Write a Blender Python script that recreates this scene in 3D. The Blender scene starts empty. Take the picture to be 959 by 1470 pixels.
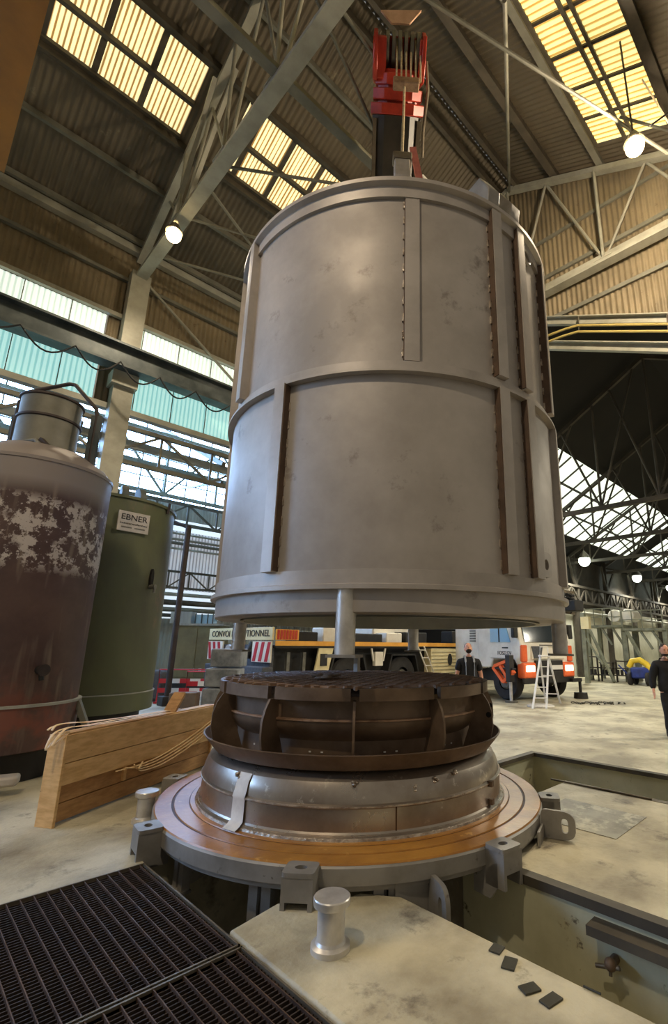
import bpy, bmesh, math, random
from mathutils import Matrix, Vector
random.seed(7)
PI = math.pi
sc = bpy.context.scene
COL = sc.collection
def rad(a): return a*PI/180

# ---------------------------------------------------------------- camera
# world axes: X runs along the hall, Y across it (towards the glazed wall), Z up
AZ, TILT, ROLL = rad(44), rad(14.085), rad(.58)
U = Vector((math.sin(AZ), math.cos(AZ), 0)); V = Vector((-math.cos(AZ), math.sin(AZ), 0))
fw = Vector((0, math.cos(TILT), math.sin(TILT))); up0 = Vector((0, -math.sin(TILT), math.cos(TILT))); rt0 = Vector((1, 0, 0))
rt = math.cos(ROLL)*rt0 + math.sin(ROLL)*up0; up = -math.sin(ROLL)*rt0 + math.cos(ROLL)*up0
h2w = lambda d: Vector((d.dot(U), d.dot(V), d.z))
cam = bpy.data.cameras.new('camera'); camo = bpy.data.objects.new('camera', cam); COL.objects.link(camo)
r_, u_, f_ = h2w(rt), h2w(up), h2w(fw)
camo.matrix_world = Matrix(((r_.x, u_.x, -f_.x, 0), (r_.y, u_.y, -f_.y, 0), (r_.z, u_.z, -f_.z, 1.75), (0, 0, 0, 1)))
cam.sensor_fit = 'VERTICAL'; cam.sensor_height = 36; cam.lens = 36*693.08/1470
cam.shift_x = -92.3/1470; cam.shift_y = 16.3/1470; cam.clip_start = .05; cam.clip_end = 300
sc.camera = camo
# ---------------------------------------------------------------- world, exposure
w = bpy.data.worlds.new('sky'); sc.world = w; w.use_nodes = True
w.node_tree.nodes['Background'].inputs[0].default_value = (1, .9, .74, 1)
w.node_tree.nodes['Background'].inputs[1].default_value = .24
sc.view_settings.view_transform = 'Standard'; sc.view_settings.look = 'None'
sc.view_settings.exposure = 0.0; sc.view_settings.gamma = 1; sc.view_settings.use_curve_mapping = False

# ---------------------------------------------------------------- materials
def lin(c):
    return tuple((x/255/12.92 if x/255 <= .04045 else ((x/255+.055)/1.055)**2.4) for x in c) + (1,)
MATS = {}
def mat(name, c1, c2=None, scale=3., rough=.6, metal=0., bump=0., bscale=None, lo=.4, hi=.65, stretch=(1, 1, 1),
        c3=None, s3=12., lo3=.62, hi3=.68, rough2=None, emit=0., spec=.5):
    m = bpy.data.materials.new(name); m.use_nodes = True; nt = m.node_tree; N = nt.nodes; L = nt.links
    b = N['Principled BSDF']; b.inputs['Base Color'].default_value = lin(c1)
    b.inputs['Roughness'].default_value = rough; b.inputs['Metallic'].default_value = metal
    b.inputs['Specular IOR Level'].default_value = spec
    if emit: b.inputs['Emission Color'].default_value = lin(c1); b.inputs['Emission Strength'].default_value = emit
    if c2 or bump:
        tc = N.new('ShaderNodeNewGeometry'); mp = N.new('ShaderNodeMapping'); mp.inputs['Scale'].default_value = stretch
        L.new(tc.outputs['Position'], mp.inputs['Vector'])
        out = None
        if c2:
            n = N.new('ShaderNodeTexNoise'); n.inputs['Scale'].default_value = scale; n.inputs['Detail'].default_value = 8; n.inputs['Roughness'].default_value = .62
            L.new(mp.outputs[0], n.inputs['Vector'])
            r = N.new('ShaderNodeValToRGB'); r.color_ramp.elements[0].position = lo; r.color_ramp.elements[1].position = hi
            r.color_ramp.elements[0].color = lin(c1); r.color_ramp.elements[1].color = lin(c2)
            L.new(n.outputs['Fac'], r.inputs[0]); out = r.outputs[0]
            if rough2 is not None:
                mr = N.new('ShaderNodeMapRange'); mr.inputs[1].default_value = lo; mr.inputs[2].default_value = hi
                mr.inputs[3].default_value = rough; mr.inputs[4].default_value = rough2
                L.new(n.outputs['Fac'], mr.inputs[0]); L.new(mr.outputs[0], b.inputs['Roughness'])
            if c3:
                n3 = N.new('ShaderNodeTexNoise'); n3.inputs['Scale'].default_value = s3; n3.inputs['Detail'].default_value = 7; n3.inputs['Roughness'].default_value = .7
                L.new(mp.outputs[0], n3.inputs['Vector'])
                r3 = N.new('ShaderNodeMapRange'); r3.inputs[1].default_value = lo3; r3.inputs[2].default_value = hi3; L.new(n3.outputs['Fac'], r3.inputs[0])
                mx = N.new('ShaderNodeMix'); mx.data_type = 'RGBA'; mx.inputs[7].default_value = lin(c3)
                L.new(r3.outputs[0], mx.inputs[0]); L.new(out, mx.inputs[6]); out = mx.outputs[2]
            L.new(out, b.inputs['Base Color'])
        if bump:
            nb = N.new('ShaderNodeTexNoise'); nb.inputs['Scale'].default_value = bscale or scale*6; nb.inputs['Detail'].default_value = 5
            L.new(mp.outputs[0], nb.inputs['Vector'])
            bp = N.new('ShaderNodeBump'); bp.inputs['Strength'].default_value = bump; bp.inputs['Distance'].default_value = .02
            L.new(nb.outputs['Fac'], bp.inputs['Height']); L.new(bp.outputs[0], b.inputs['Normal'])
    MATS[name] = m
    return m

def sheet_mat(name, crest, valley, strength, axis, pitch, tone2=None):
    """Translucent ribbed glazing sheet lit by the daylight outside; every valley of the ribs takes a darker tone."""
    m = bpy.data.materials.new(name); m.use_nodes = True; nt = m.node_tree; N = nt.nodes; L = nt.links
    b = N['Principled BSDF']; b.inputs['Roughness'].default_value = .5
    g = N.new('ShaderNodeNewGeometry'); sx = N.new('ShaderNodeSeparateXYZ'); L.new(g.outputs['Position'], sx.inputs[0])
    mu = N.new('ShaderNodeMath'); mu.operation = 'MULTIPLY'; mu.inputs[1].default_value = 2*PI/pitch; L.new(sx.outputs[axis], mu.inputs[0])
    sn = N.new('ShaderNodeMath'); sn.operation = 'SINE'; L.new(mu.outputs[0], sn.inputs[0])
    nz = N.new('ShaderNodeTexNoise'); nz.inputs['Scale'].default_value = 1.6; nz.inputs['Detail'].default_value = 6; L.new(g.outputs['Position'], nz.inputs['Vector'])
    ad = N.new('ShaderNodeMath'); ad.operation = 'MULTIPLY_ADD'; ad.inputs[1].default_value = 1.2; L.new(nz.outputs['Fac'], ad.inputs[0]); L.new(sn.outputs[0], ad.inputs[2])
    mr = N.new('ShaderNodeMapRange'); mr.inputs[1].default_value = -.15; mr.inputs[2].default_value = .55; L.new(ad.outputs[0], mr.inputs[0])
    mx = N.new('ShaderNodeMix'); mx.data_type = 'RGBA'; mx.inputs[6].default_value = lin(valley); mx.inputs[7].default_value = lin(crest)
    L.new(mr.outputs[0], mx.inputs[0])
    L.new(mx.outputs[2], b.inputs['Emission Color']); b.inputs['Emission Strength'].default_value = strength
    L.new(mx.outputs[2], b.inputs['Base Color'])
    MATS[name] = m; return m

mat('roof_sheet', (104, 94, 76), (84, 75, 60), scale=.6, rough=.6, metal=.1, c3=(122, 112, 92), s3=3)
mat('wall_sheet', (138, 124, 98), (112, 100, 78), scale=.7, rough=.55, metal=.1, c3=(100, 84, 62), s3=4)
mat('steel_dark', (70, 64, 54), (92, 84, 70), scale=2, rough=.6, metal=.2)
mat('steel_grey', (124, 122, 110), (104, 102, 90), scale=2, rough=.55, metal=.2)
mat('steel_pale', (164, 162, 148), (140, 138, 124), scale=1.5, rough=.5, metal=.1)
mat('rail_steel', (60, 68, 70), (92, 98, 98), scale=1.5, rough=.5, metal=.3)
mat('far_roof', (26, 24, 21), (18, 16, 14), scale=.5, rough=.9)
mat('far_steel', (74, 68, 58), (52, 46, 40), scale=1.5, rough=.7)
mat('far_wall', (232, 230, 212), (206, 202, 182), scale=.7, rough=.8)
mat('aisle_wall', (168, 168, 160), (140, 140, 134), scale=.8, rough=.8, stretch=(4, 4, .6))
mat('concrete', (194, 186, 160), (132, 122, 100), scale=1.0, rough=.7, bump=.4, bscale=24, lo=.40, hi=.64, c3=(92, 84, 72), s3=2.6, lo3=.57, hi3=.72, rough2=.5)
mat('pit_concrete', (168, 160, 132), (140, 132, 106), scale=1.5, rough=.8, bump=.2, c3=(60, 54, 44), s3=2.5)
mat('pit_steel', (186, 184, 156), (164, 160, 132), scale=1.3, rough=.55, c3=(92, 84, 66), s3=5)
mat('pit_floor', (30, 27, 24), (20, 18, 16), scale=1, rough=.95)
mat('grating', (92, 70, 56), (66, 50, 42), scale=4, rough=.6, metal=.45, c3=(110, 82, 62), s3=14)
mat('grating_rods', (52, 40, 33), (40, 31, 27), scale=4, rough=.75, metal=.2)
mat('edge_steel', (120, 112, 98), (90, 80, 66), scale=3, rough=.5, metal=.5)
mat('bell_paint', (186, 178, 170), (156, 148, 140), scale=.7, rough=.45, metal=.3, bump=.04, bscale=5, lo=.38, hi=.66, c3=(112, 102, 94), s3=1.7, lo3=.60, hi3=.74, rough2=.6)
mat('bell_rib', (188, 180, 172), (162, 154, 146), scale=1.2, rough=.48, metal=.3)
mat('bell_edge', (104, 82, 66), (84, 68, 56), scale=5, rough=.7, metal=.2)
mat('bell_inside', (206, 204, 190), (180, 178, 164), scale=1.3, rough=.7, metal=.2)
mat('plate_grey', (150, 146, 140), (128, 124, 118), scale=3, rough=.5, metal=.25, c3=(100, 92, 84), s3=7)
mat('orange_seal', (180, 124, 46), (150, 98, 32), scale=2.6, rough=.34, c3=(206, 156, 78), s3=5, spec=.6, bump=.1, bscale=30)
mat('seal_groove', (70, 40, 16), rough=.6)
mat('stainless', (178, 168, 156), (146, 134, 122), scale=1.6, rough=.26, metal=.85, bump=.1, bscale=3, c3=(206, 196, 182), s3=5, rough2=.4)
mat('weld_bead', (206, 194, 178), (130, 116, 104), scale=9, rough=.35, metal=.7, bump=.6, bscale=40)
mat('rust_plate', (122, 102, 84), (94, 76, 60), scale=2.6, rough=.55, metal=.35, bump=.1, c3=(128, 104, 84), s3=5)
mat('rust_grate', (178, 146, 120), (128, 98, 76), scale=5, rough=.6, metal=.4, c3=(150, 112, 84), s3=9)
mat('void_dark', (14, 12, 11), rough=.9)
mat('tape_white', (226, 224, 220), (204, 202, 200), scale=6, rough=.6)
mat('wood_pine', (232, 192, 134), (208, 164, 106), scale=1.6, rough=.65, stretch=(3, 3, 14), c3=(120, 76, 40), s3=2.2, lo3=.66, hi3=.72)
mat('wood_brown', (198, 152, 100), (168, 124, 78), scale=1.8, rough=.7, stretch=(3, 3, 12), c3=(96, 62, 36), s3=2.4, lo3=.66, hi3=.72)
mat('strap_pale', (236, 206, 158), (214, 176, 126), scale=4, rough=.5)
mat('orange_crane', (172, 114, 34), (150, 98, 30), scale=1.2, rough=.55)
mat('crane_plate', (170, 112, 72), (146, 94, 60), scale=1.5, rough=.6)
mat('paint_red', (196, 62, 40), (158, 44, 30), scale=3, rough=.4)
mat('paint_orange', (240, 112, 62), (222, 96, 50), scale=3, rough=.4)
mat('paint_white', (238, 232, 218), (220, 212, 196), scale=2, rough=.35)
mat('paint_cream', (236, 222, 176), (220, 204, 156), scale=2, rough=.5)
mat('paint_yellow', (240, 176, 74), (222, 156, 60), scale=2, rough=.45)
mat('boom_black', (48, 43, 36), (68, 60, 50), scale=2, rough=.5)
mat('boom_edge', (128, 116, 96), (100, 88, 72), scale=3, rough=.5, metal=.1)
mat('hook_tan', (214, 170, 140), (190, 146, 116), scale=4, rough=.5)
mat('wire_rope', (226, 208, 172), (186, 168, 134), scale=20, rough=.5)
mat('sling_pink', (220, 132, 122), (196, 110, 100), scale=6, rough=.7)
mat('rubber', (34, 32, 32), (48, 45, 43), scale=4, rough=.8)
mat('hub_grey', (120, 118, 110), (90, 88, 82), scale=5, rough=.5, metal=.4)
mat('truck_dark', (28, 27, 27), (44, 42, 40), scale=3, rough=.6)
mat('glass_dark', (40, 48, 54), rough=.08, spec=.8)
mat('glass_sky', (150, 190, 214), rough=.08, spec=.8)
mat('lettering', (26, 24, 24), rough=.6)
mat('headlight', (255, 236, 200), rough=.3, emit=7)
mat('lamp_glow', (255, 222, 160), rough=.3, emit=26)
mat('lamp_cool', (240, 255, 240), rough=.3, emit=16)
mat('lamp_shell', (110, 104, 92), rough=.4, metal=.6)
mat('alu', (214, 210, 204), (190, 186, 180), scale=6, rough=.35, metal=.5)
mat('green_tank', (92, 96, 68), (78, 78, 62), scale=1.2, rough=.5, c3=(124, 96, 82), s3=.9, lo3=.56, hi3=.68, stretch=(1, 1, .5))
mat('tank_pipe', (62, 50, 46), (48, 40, 38), scale=4, rough=.6)
mat('sign_silver', (196, 190, 184), (176, 170, 164), scale=5, rough=.45, metal=.2)
mat('green_cab', (118, 112, 82), (100, 94, 70), scale=2, rough=.6)
mat('block_grey', (150, 156, 164), (104, 110, 118), scale=3, rough=.85, bump=.3)
mat('blue_paint', (44, 62, 140), (34, 48, 104), scale=4, rough=.5)
mat('machine_yellow', (236, 200, 50), (214, 178, 40), scale=4, rough=.5)
mat('barrier_white', (230, 228, 224), rough=.5)
mat('barrier_red', (190, 44, 52), rough=.5)
mat('machine_grey', (132, 134, 116), (104, 106, 92), scale=3, rough=.6)
mat('skin', (226, 168, 140), (212, 150, 124), scale=9, rough=.55)
mat('hair', (44, 32, 26), rough=.8)
mat('cloth_black', (26, 26, 30), (34, 34, 38), scale=12, rough=.9)
mat('cloth_grey', (84, 86, 92), (70, 72, 78), scale=12, rough=.9)
mat('strap_grey', (150, 156, 166), rough=.8)
mat('eye_dark', (20, 16, 14), rough=.2)
mat('shim_dark', (70, 68, 58), (56, 54, 46), scale=6, rough=.5, metal=.4)
mat('rag_brown', (150, 130, 112), (110, 90, 74), scale=9, rough=.9)
mat('cover_plate', (150, 146, 132), (118, 114, 102), scale=3, rough=.5, metal=.15, c3=(178, 172, 152), s3=4, lo3=.5, hi3=.6)
mat('cable_dark', (40, 38, 38), rough=.7)
mat('conduit_yellow', (176, 156, 92), rough=.5)
mat('dust_pale', (206, 200, 190), (170, 164, 154), scale=6, rough=.8)
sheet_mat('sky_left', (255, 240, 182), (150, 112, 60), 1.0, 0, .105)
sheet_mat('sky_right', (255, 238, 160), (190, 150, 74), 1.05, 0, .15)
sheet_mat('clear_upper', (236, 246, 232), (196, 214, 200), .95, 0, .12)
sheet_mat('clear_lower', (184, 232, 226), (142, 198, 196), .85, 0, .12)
mat('aisle_glass', (158, 200, 255), rough=.4, emit=26)
sheet_mat('aisle_sheet', (188, 190, 196), (132, 132, 138), .55, 0, .15)
mat('aisle_glass_low', (214, 226, 236), rough=.4, emit=.95)
mat('far_glass', (246, 255, 240), (206, 224, 196), scale=1.2, rough=.4, emit=1.15)

def peeling():
    m = bpy.data.materials.new('peeling_maroon'); m.use_nodes = True; nt = m.node_tree; N = nt.nodes; L = nt.links
    b = N['Principled BSDF']; b.inputs['Roughness'].default_value = .55
    g = N.new('ShaderNodeNewGeometry'); s = N.new('ShaderNodeSeparateXYZ'); L.new(g.outputs['Position'], s.inputs[0])
    def noise(scale, det=8, rg=.65):
        n = N.new('ShaderNodeTexNoise'); n.inputs['Scale'].default_value = scale; n.inputs['Detail'].default_value = det; n.inputs['Roughness'].default_value = rg
        L.new(g.outputs['Position'], n.inputs['Vector']); return n.outputs['Fac']
    def rng(src, a, b_, c=0., d=1.):
        r = N.new('ShaderNodeMapRange'); r.inputs[1].default_value = a; r.inputs[2].default_value = b_; r.inputs[3].default_value = c; r.inputs[4].default_value = d
        L.new(src, r.inputs[0]); return r.outputs[0]
    def math_(op, a, b_):
        n = N.new('ShaderNodeMath'); n.operation = op; L.new(a, n.inputs[0])
        if isinstance(b_, float): n.inputs[1].default_value = b_
        else: L.new(b_, n.inputs[1])
        return n.outputs[0]
    def mix(f, a, b_):
        x = N.new('ShaderNodeMix'); x.data_type = 'RGBA'; L.new(f, x.inputs[0])
        for i, c in ((6, a), (7, b_)):
            if isinstance(c, tuple): x.inputs[i].default_value = lin(c)
            else: L.new(c, x.inputs[i])
        return x.outputs[2]
    base = mix(rng(noise(1.3), .4, .65), (78, 58, 56), (98, 76, 70))
    mp = N.new('ShaderNodeMapping'); mp.inputs['Scale'].default_value = (4, 4, .5); L.new(g.outputs['Position'], mp.inputs[0])
    st = N.new('ShaderNodeTexNoise'); st.inputs['Scale'].default_value = 2.2; L.new(mp.outputs[0], st.inputs['Vector'])
    base = mix(rng(st.outputs['Fac'], .55, .75), base, (126, 110, 98))
    low = rng(s.outputs[2], 1.5, .9); base = mix(math_('MULTIPLY', low, rng(noise(2.2), .45, .6)), base, (128, 78, 66))
    band = math_('MULTIPLY', rng(s.outputs[2], 2.62, 2.8), rng(s.outputs[2], 3.75, 3.6))
    flake = math_('MULTIPLY', rng(noise(4.6, 10, .74), .52, .545), rng(noise(1.7, 3, .5), .40, .46))
    base = mix(math_('MULTIPLY', band, flake), base, (196, 186, 180))
    top = rng(s.outputs[2], 3.7, 3.95); base = mix(top, base, (146, 136, 132))
    L.new(base, b.inputs['Base Color']); MATS['peeling_maroon'] = m
peeling()

# ---------------------------------------------------------------- mesh builder
XF = {}                                               # root transform of every thing, so that parts can be built in world numbers
class MB:
    def __init__(s): s.v = []; s.f = []
    def add(s, vs, fs):
        n = len(s.v); s.v += [tuple(p) for p in vs]; s.f += [tuple(i+n for i in f) for f in fs]; return s
    def box(s, c, d, rz=0., M=None):
        x, y, z = d[0]/2, d[1]/2, d[2]/2; cs, sn = math.cos(rz), math.sin(rz); P = []
        for k in (-z, z):
            for a, b in ((-x, -y), (x, -y), (x, y), (-x, y)):
                p = Vector((a, b, k))
                p = (M @ p) if M else Vector((p.x*cs-p.y*sn, p.x*sn+p.y*cs, p.z))
                P.append((c[0]+p.x, c[1]+p.y, c[2]+p.z))
        return s.add(P, [(3, 2, 1, 0), (4, 5, 6, 7), (0, 1, 5, 4), (1, 2, 6, 5), (2, 3, 7, 6), (3, 0, 4, 7)])
    def b2(s, lo, hi): return s.box([(a+b)/2 for a, b in zip(lo, hi)], [abs(b-a) for a, b in zip(lo, hi)])
    def bar(s, a, b, w_, h_=None, upv=(0, 0, 1)):
        a, b = Vector(a), Vector(b); h_ = h_ or w_; d = (b-a).normalized(); uu = Vector(upv)
        if abs(d.dot(uu)) > .98: uu = Vector((1, 0, 0))
        x = d.cross(uu).normalized(); y = x.cross(d); P = []
        for p in (a, b):
            for i, j in ((-1, -1), (1, -1), (1, 1), (-1, 1)): P.append(p + x*(w_/2*i) + y*(h_/2*j))
        return s.add(P, [(3, 2, 1, 0), (4, 5, 6, 7), (0, 1, 5, 4), (1, 2, 6, 5), (2, 3, 7, 6), (3, 0, 4, 7)])
    def tube(s, a, b, r, r2=None, n=12):
        a, b = Vector(a), Vector(b); r2 = r if r2 is None else r2; d = (b-a).normalized()
        uu = Vector((0, 0, 1)) if abs(d.z) < .95 else Vector((1, 0, 0)); x = d.cross(uu).normalized(); y = x.cross(d); P = []
        for p, q in ((a, r), (b, r2)):
            for i in range(n): P.append(p + (x*math.cos(2*PI*i/n) + y*math.sin(2*PI*i/n))*q)
        F = [(i, (i+1) % n, n+(i+1) % n, n+i) for i in range(n)] + [tuple(range(n-1, -1, -1)), tuple(range(n, 2*n))]
        return s.add(P, F)
    def pipe(s, pts, r, n=8, flat=1.):
        pts = [Vector(p) for p in pts]; P = []; last = None
        for i, p in enumerate(pts):
            d = (pts[min(i+1, len(pts)-1)] - pts[max(i-1, 0)]).normalized()
            uu = Vector((0, 0, 1)) if abs(d.z) < .95 else (last or Vector((1, 0, 0)))
            x = d.cross(uu).normalized(); y = x.cross(d); last = y
            for k in range(n): P.append(p + x*(math.cos(2*PI*k/n)*r) + y*(math.sin(2*PI*k/n)*r*flat))
        F = []
        for i in range(len(pts)-1):
            for k in range(n): F.append((i*n+k, i*n+(k+1) % n, (i+1)*n+(k+1) % n, (i+1)*n+k))
        F += [tuple(range(n-1, -1, -1)), tuple(range((len(pts)-1)*n, len(pts)*n))]
        return s.add(P, F)
    def lathe(s, c, prof, n=96, closed=False):
        P = []; m = len(prof)
        for i in range(n):
            a = 2*PI*i/n
            for r, z in prof: P.append((c[0]+r*math.cos(a), c[1]+r*math.sin(a), c[2]+z))
        F = []
        for i in range(n):
            j = (i+1) % n
            for k in range(m if closed else m-1):
                l = (k+1) % m; F.append((i*m+k, j*m+k, j*m+l, i*m+l))
        return s.add(P, F)
    def arc(s, c, a0, a1, r0, r1, z0, z1, n=4):
        P = []
        for i in range(n+1):
            a = rad(a0+(a1-a0)*i/n); x, y = math.cos(a), math.sin(a)
            for r, z in ((r0, z0), (r1, z0), (r1, z1), (r0, z1)): P.append((c[0]+r*x, c[1]+r*y, c[2]+z))
        F = [(3, 2, 1, 0), (n*4, n*4+1, n*4+2, n*4+3)]
        for i in range(n):
            for k in range(4): l = (k+1) % 4; F.append((i*4+k, i*4+l, (i+1)*4+l, (i+1)*4+k))
        return s.add(P, F)
    def extr(s, poly, o, ex, ey, t):
        """poly in the plane o + x*ex + y*ey, thickness t centred on the plane"""
        o, ex, ey = Vector(o), Vector(ex).normalized(), Vector(ey).normalized(); nz = ex.cross(ey); n = len(poly)
        P = [o+ex*x+ey*y-nz*(t/2) for x, y in poly] + [o+ex*x+ey*y+nz*(t/2) for x, y in poly]
        return s.add(P, [tuple(range(n-1, -1, -1)), tuple(range(n, 2*n))] + [(i, (i+1) % n, n+(i+1) % n, n+i) for i in range(n)])
    def holed(s, outer, inner, o, ex, ey, t):
        o, ex, ey = Vector(o), Vector(ex).normalized(), Vector(ey).normalized(); nz = ex.cross(ey); n = len(outer); P = []
        for sg in (-1, 1):
            for poly in (outer, inner): P += [o+ex*x+ey*y+nz*(t/2*sg) for x, y in poly]
        F = []
        for i in range(n):
            j = (i+1) % n
            F += [(j, i, n+i, n+j), (2*n+i, 2*n+j, 3*n+j, 3*n+i), (i, j, 2*n+j, 2*n+i), (n+j, n+i, 3*n+i, 3*n+j)]
        return s.add(P, F)
    def ball(s, c, r, n=16, m=10, M=None):
        r = (r, r, r) if isinstance(r, (int, float)) else r; P = []
        for i in range(m+1):
            t = PI*i/m
            for k in range(n):
                p = Vector((r[0]*math.sin(t)*math.cos(2*PI*k/n), r[1]*math.sin(t)*math.sin(2*PI*k/n), r[2]*math.cos(t)))
                if M: p = M @ p
                P.append((c[0]+p.x, c[1]+p.y, c[2]+p.z))
        F = [(i*n+k, (i+1)*n+k, (i+1)*n+(k+1) % n, i*n+(k+1) % n) for i in range(m) for k in range(n)]
        return s.add(P, F)
    def build(s, name, m, parent=None, local=False, sharp=38, bevel=0, weld=True):
        me = bpy.data.meshes.new(name); vs = s.v
        if parent is not None and not local:
            I = XF[parent.name].inverted(); vs = [tuple(I @ Vector(p)) for p in vs]
        me.from_pydata(vs, [], s.f); me.validate()
        me.materials.append(MATS[m])
        me.polygons.foreach_set('use_smooth', [True]*len(me.polygons)); me.set_sharp_from_angle(angle=rad(sharp))
        o = bpy.data.objects.new(name, me); COL.objects.link(o)
        if parent is not None: o.parent = parent; XF[o.name] = XF[parent.name]
        else: XF[o.name] = Matrix.Identity(4)
        if bevel:
            bv = o.modifiers.new('bevel', 'BEVEL'); bv.width = bevel; bv.segments = 2; bv.limit_method = 'ANGLE'; bv.angle_limit = rad(50)
        return o

def tag(o, label=None, cat=None, group=None, kind=None):
    if label: o['label'] = label
    if cat: o['category'] = cat
    if group: o['group'] = group
    if kind: o['kind'] = kind
    return o
def thing(name, label, cat, loc, rz=0., group=None):
    o = bpy.data.objects.new(name, None); COL.objects.link(o); o.location = loc; o.rotation_euler = (0, 0, rz); o.empty_display_size = .2
    XF[o.name] = Matrix.Translation(loc) @ Matrix.Rotation(rz, 4, 'Z')
    return tag(o, label, cat, group)
def single(name, mb, m, label, cat, group=None, **k):
    """a thing that is one mesh: its origin goes to the middle of its base"""
    xs, ys, zs = zip(*mb.v); b = ((min(xs)+max(xs))/2, (min(ys)+max(ys))/2, min(zs))
    mb.v = [(p[0]-b[0], p[1]-b[1], p[2]-b[2]) for p in mb.v]
    o = mb.build(name, m, **k); o.location = b; return tag(o, label, cat, group)
def struct(name, mb, m, **k): return tag(mb.build(name, m, **k), kind='structure')
def curve(pts, k=6):
    P = [Vector(p) for p in pts]; out = []
    for i in range(len(P)-1):
        a, b, c, d = P[max(i-1, 0)], P[i], P[i+1], P[min(i+2, len(P)-1)]
        for j in range(k):
            t = j/k; out.append(.5*((2*b)+(c-a)*t+(2*a-5*b+4*c-d)*t*t+(3*b-a-3*c+d)*t**3))
    return out+[P[-1]]
def copy_thing(root, loc, rz, label, group=None):
    r = root.copy(); COL.objects.link(r); r.location = loc; r.rotation_euler = (0, 0, rz); r['label'] = label
    if group: r['group'] = group
    for ch in root.children:
        c = ch.copy(); COL.objects.link(c); c.parent = r
        for g in ch.children:
            d = g.copy(); COL.objects.link(d); d.parent = c
    return r
def text(name, s, size, m, o, ex, ey, parent, depth=.004, squeeze=1., width=None):
    """raised lettering centred on o in the plane ex, ey"""
    cu = bpy.data.curves.new(name, 'FONT'); cu.body = s; cu.size = size; cu.extrude = depth; cu.align_x = 'CENTER'; cu.align_y = 'CENTER'
    t = bpy.data.objects.new(name, cu); COL.objects.link(t); bpy.context.view_layer.update()
    me = bpy.data.meshes.new_from_object(t.evaluated_get(bpy.context.evaluated_depsgraph_get()))
    bpy.data.objects.remove(t); bpy.data.curves.remove(cu)
    ex, ey = Vector(ex).normalized(), Vector(ey).normalized(); nz = ex.cross(ey); I = XF[parent.name].inverted()
    xs = [v.co.x for v in me.vertices]; wd = max(xs)-min(xs); k = (width/wd) if width else squeeze
    for v in me.vertices: v.co = I @ (Vector(o)+ex*(v.co.x*k)+ey*v.co.y+nz*(v.co.z+depth))
    me.materials.clear(); me.materials.append(MATS[m]); me.name = name
    ob = bpy.data.objects.new(name, me); COL.objects.link(ob); ob.parent = parent; XF[ob.name] = XF[parent.name]; return ob
def sheet(mb, o, ex, ey, lx, ly, pitch=.15, amp=.022, ph=None):
    """ribbed sheet: ribs run along ey, waves along ex; ph keeps the wave in step with the world"""
    o, ex, ey = Vector(o), Vector(ex).normalized(), Vector(ey).normalized(); nz = ex.cross(ey); n = max(2, int(lx/pitch*6)); P = []
    for i in range(n+1):
        x = lx*i/n; q = amp*math.sin(2*PI*((o+ex*x).dot(ex))/pitch)
        for y in (0, ly): P.append(o+ex*x+ey*y+nz*q)
    return mb.add(P, [(2*i, 2*i+2, 2*i+3, 2*i+1) for i in range(n)])

# ================================================================ SETTING
S = .52; VR, ZR = 6.5, 17.0                              # roof pitch, ridge
zl = lambda v: ZR-S*(v-VR)
zr = lambda v: ZR-S*(VR-v)
UG = 12.2                                               # end wall
U0 = -7.5
# floor slabs round the pit
def slab(lo, hi): return MB().b2((lo[0], lo[1], -1.7), (hi[0], hi[1], 0))
fl = MB()
fl.b2((-14, 4.85, -.4), (1.82, 34, 0)).b2((1.82, 4.85, -1.7), (5.2, 34, 0)).b2((5.2, 4.52, -1.7), (60, 34, 0)).b2((8.02, -16, -1.7), (60, 4.52, 0))
fl.b2((-14, 4.6, -.4), (1.82, 4.85, 0))
struct('floor', fl, 'concrete')
struct('floor_slab', MB().b2((3.88, -16, -1.7), (6.66, 3.3, 0)), 'concrete', bevel=.015)
struct('floor_slab', MB().extr([(1.84, -16), (2.92, -16), (2.92, 2.75), (2.75, 3.0), (2.45, 3.05), (2.25, 3.3), (1.84, 3.22)], (0, 0, -.85), (1, 0, 0), (0, 1, 0), 1.7), 'concrete', bevel=.02)
struct('pit_floor', MB().b2((-14, -16, -1.9), (8.4, 5, -1.7)), 'pit_floor')
struct('pit_wall', MB().b2((3.85, -16, -1.7), (3.878, 2.9, -.06)), 'pit_steel')
struct('pit_wall', MB().b2((7.99, -16, -1.7), (8.018, 4.5, -.05)), 'pit_steel')
struct('pit_wall', MB().b2((5.22, 4.49, -1.7), (8.0, 4.518, -.05)), 'pit_steel')
struct('trim_1', MB().b2((7.95, -16, -.05), (8.06, 4.56, .006)), 'steel_dark')
struct('trim_2', MB().b2((5.2, 4.45, -.05), (7.95, 4.56, .006)), 'steel_dark')
struct('trim_3', MB().b2((3.83, -16, -.06), (3.93, 2.6, .006)), 'steel_dark')
struct('trim_4', MB().b2((3.70, -16, -.16), (3.85, 1.75, -.1)), 'steel_dark')
struct('trim_5', MB().b2((6.6, -16, -.07), (6.70, 3.3, .004)), 'edge_steel')
struct('trench_bottom', MB().b2((2.92, -16, -1.7), (3.85, 2.9, -.95)), 'pit_concrete')
struct('trench_bottom', MB().b2((6.66, -16, -1.7), (8.0, 4.5, -.62)), 'pit_concrete')
single('steel_plate', MB().b2((5.1, 2.05, .001), (5.95, 2.95, .006)), 'cover_plate', 'square grey steel cover plate let into the pale slab beside the pit', 'plate')

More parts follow.
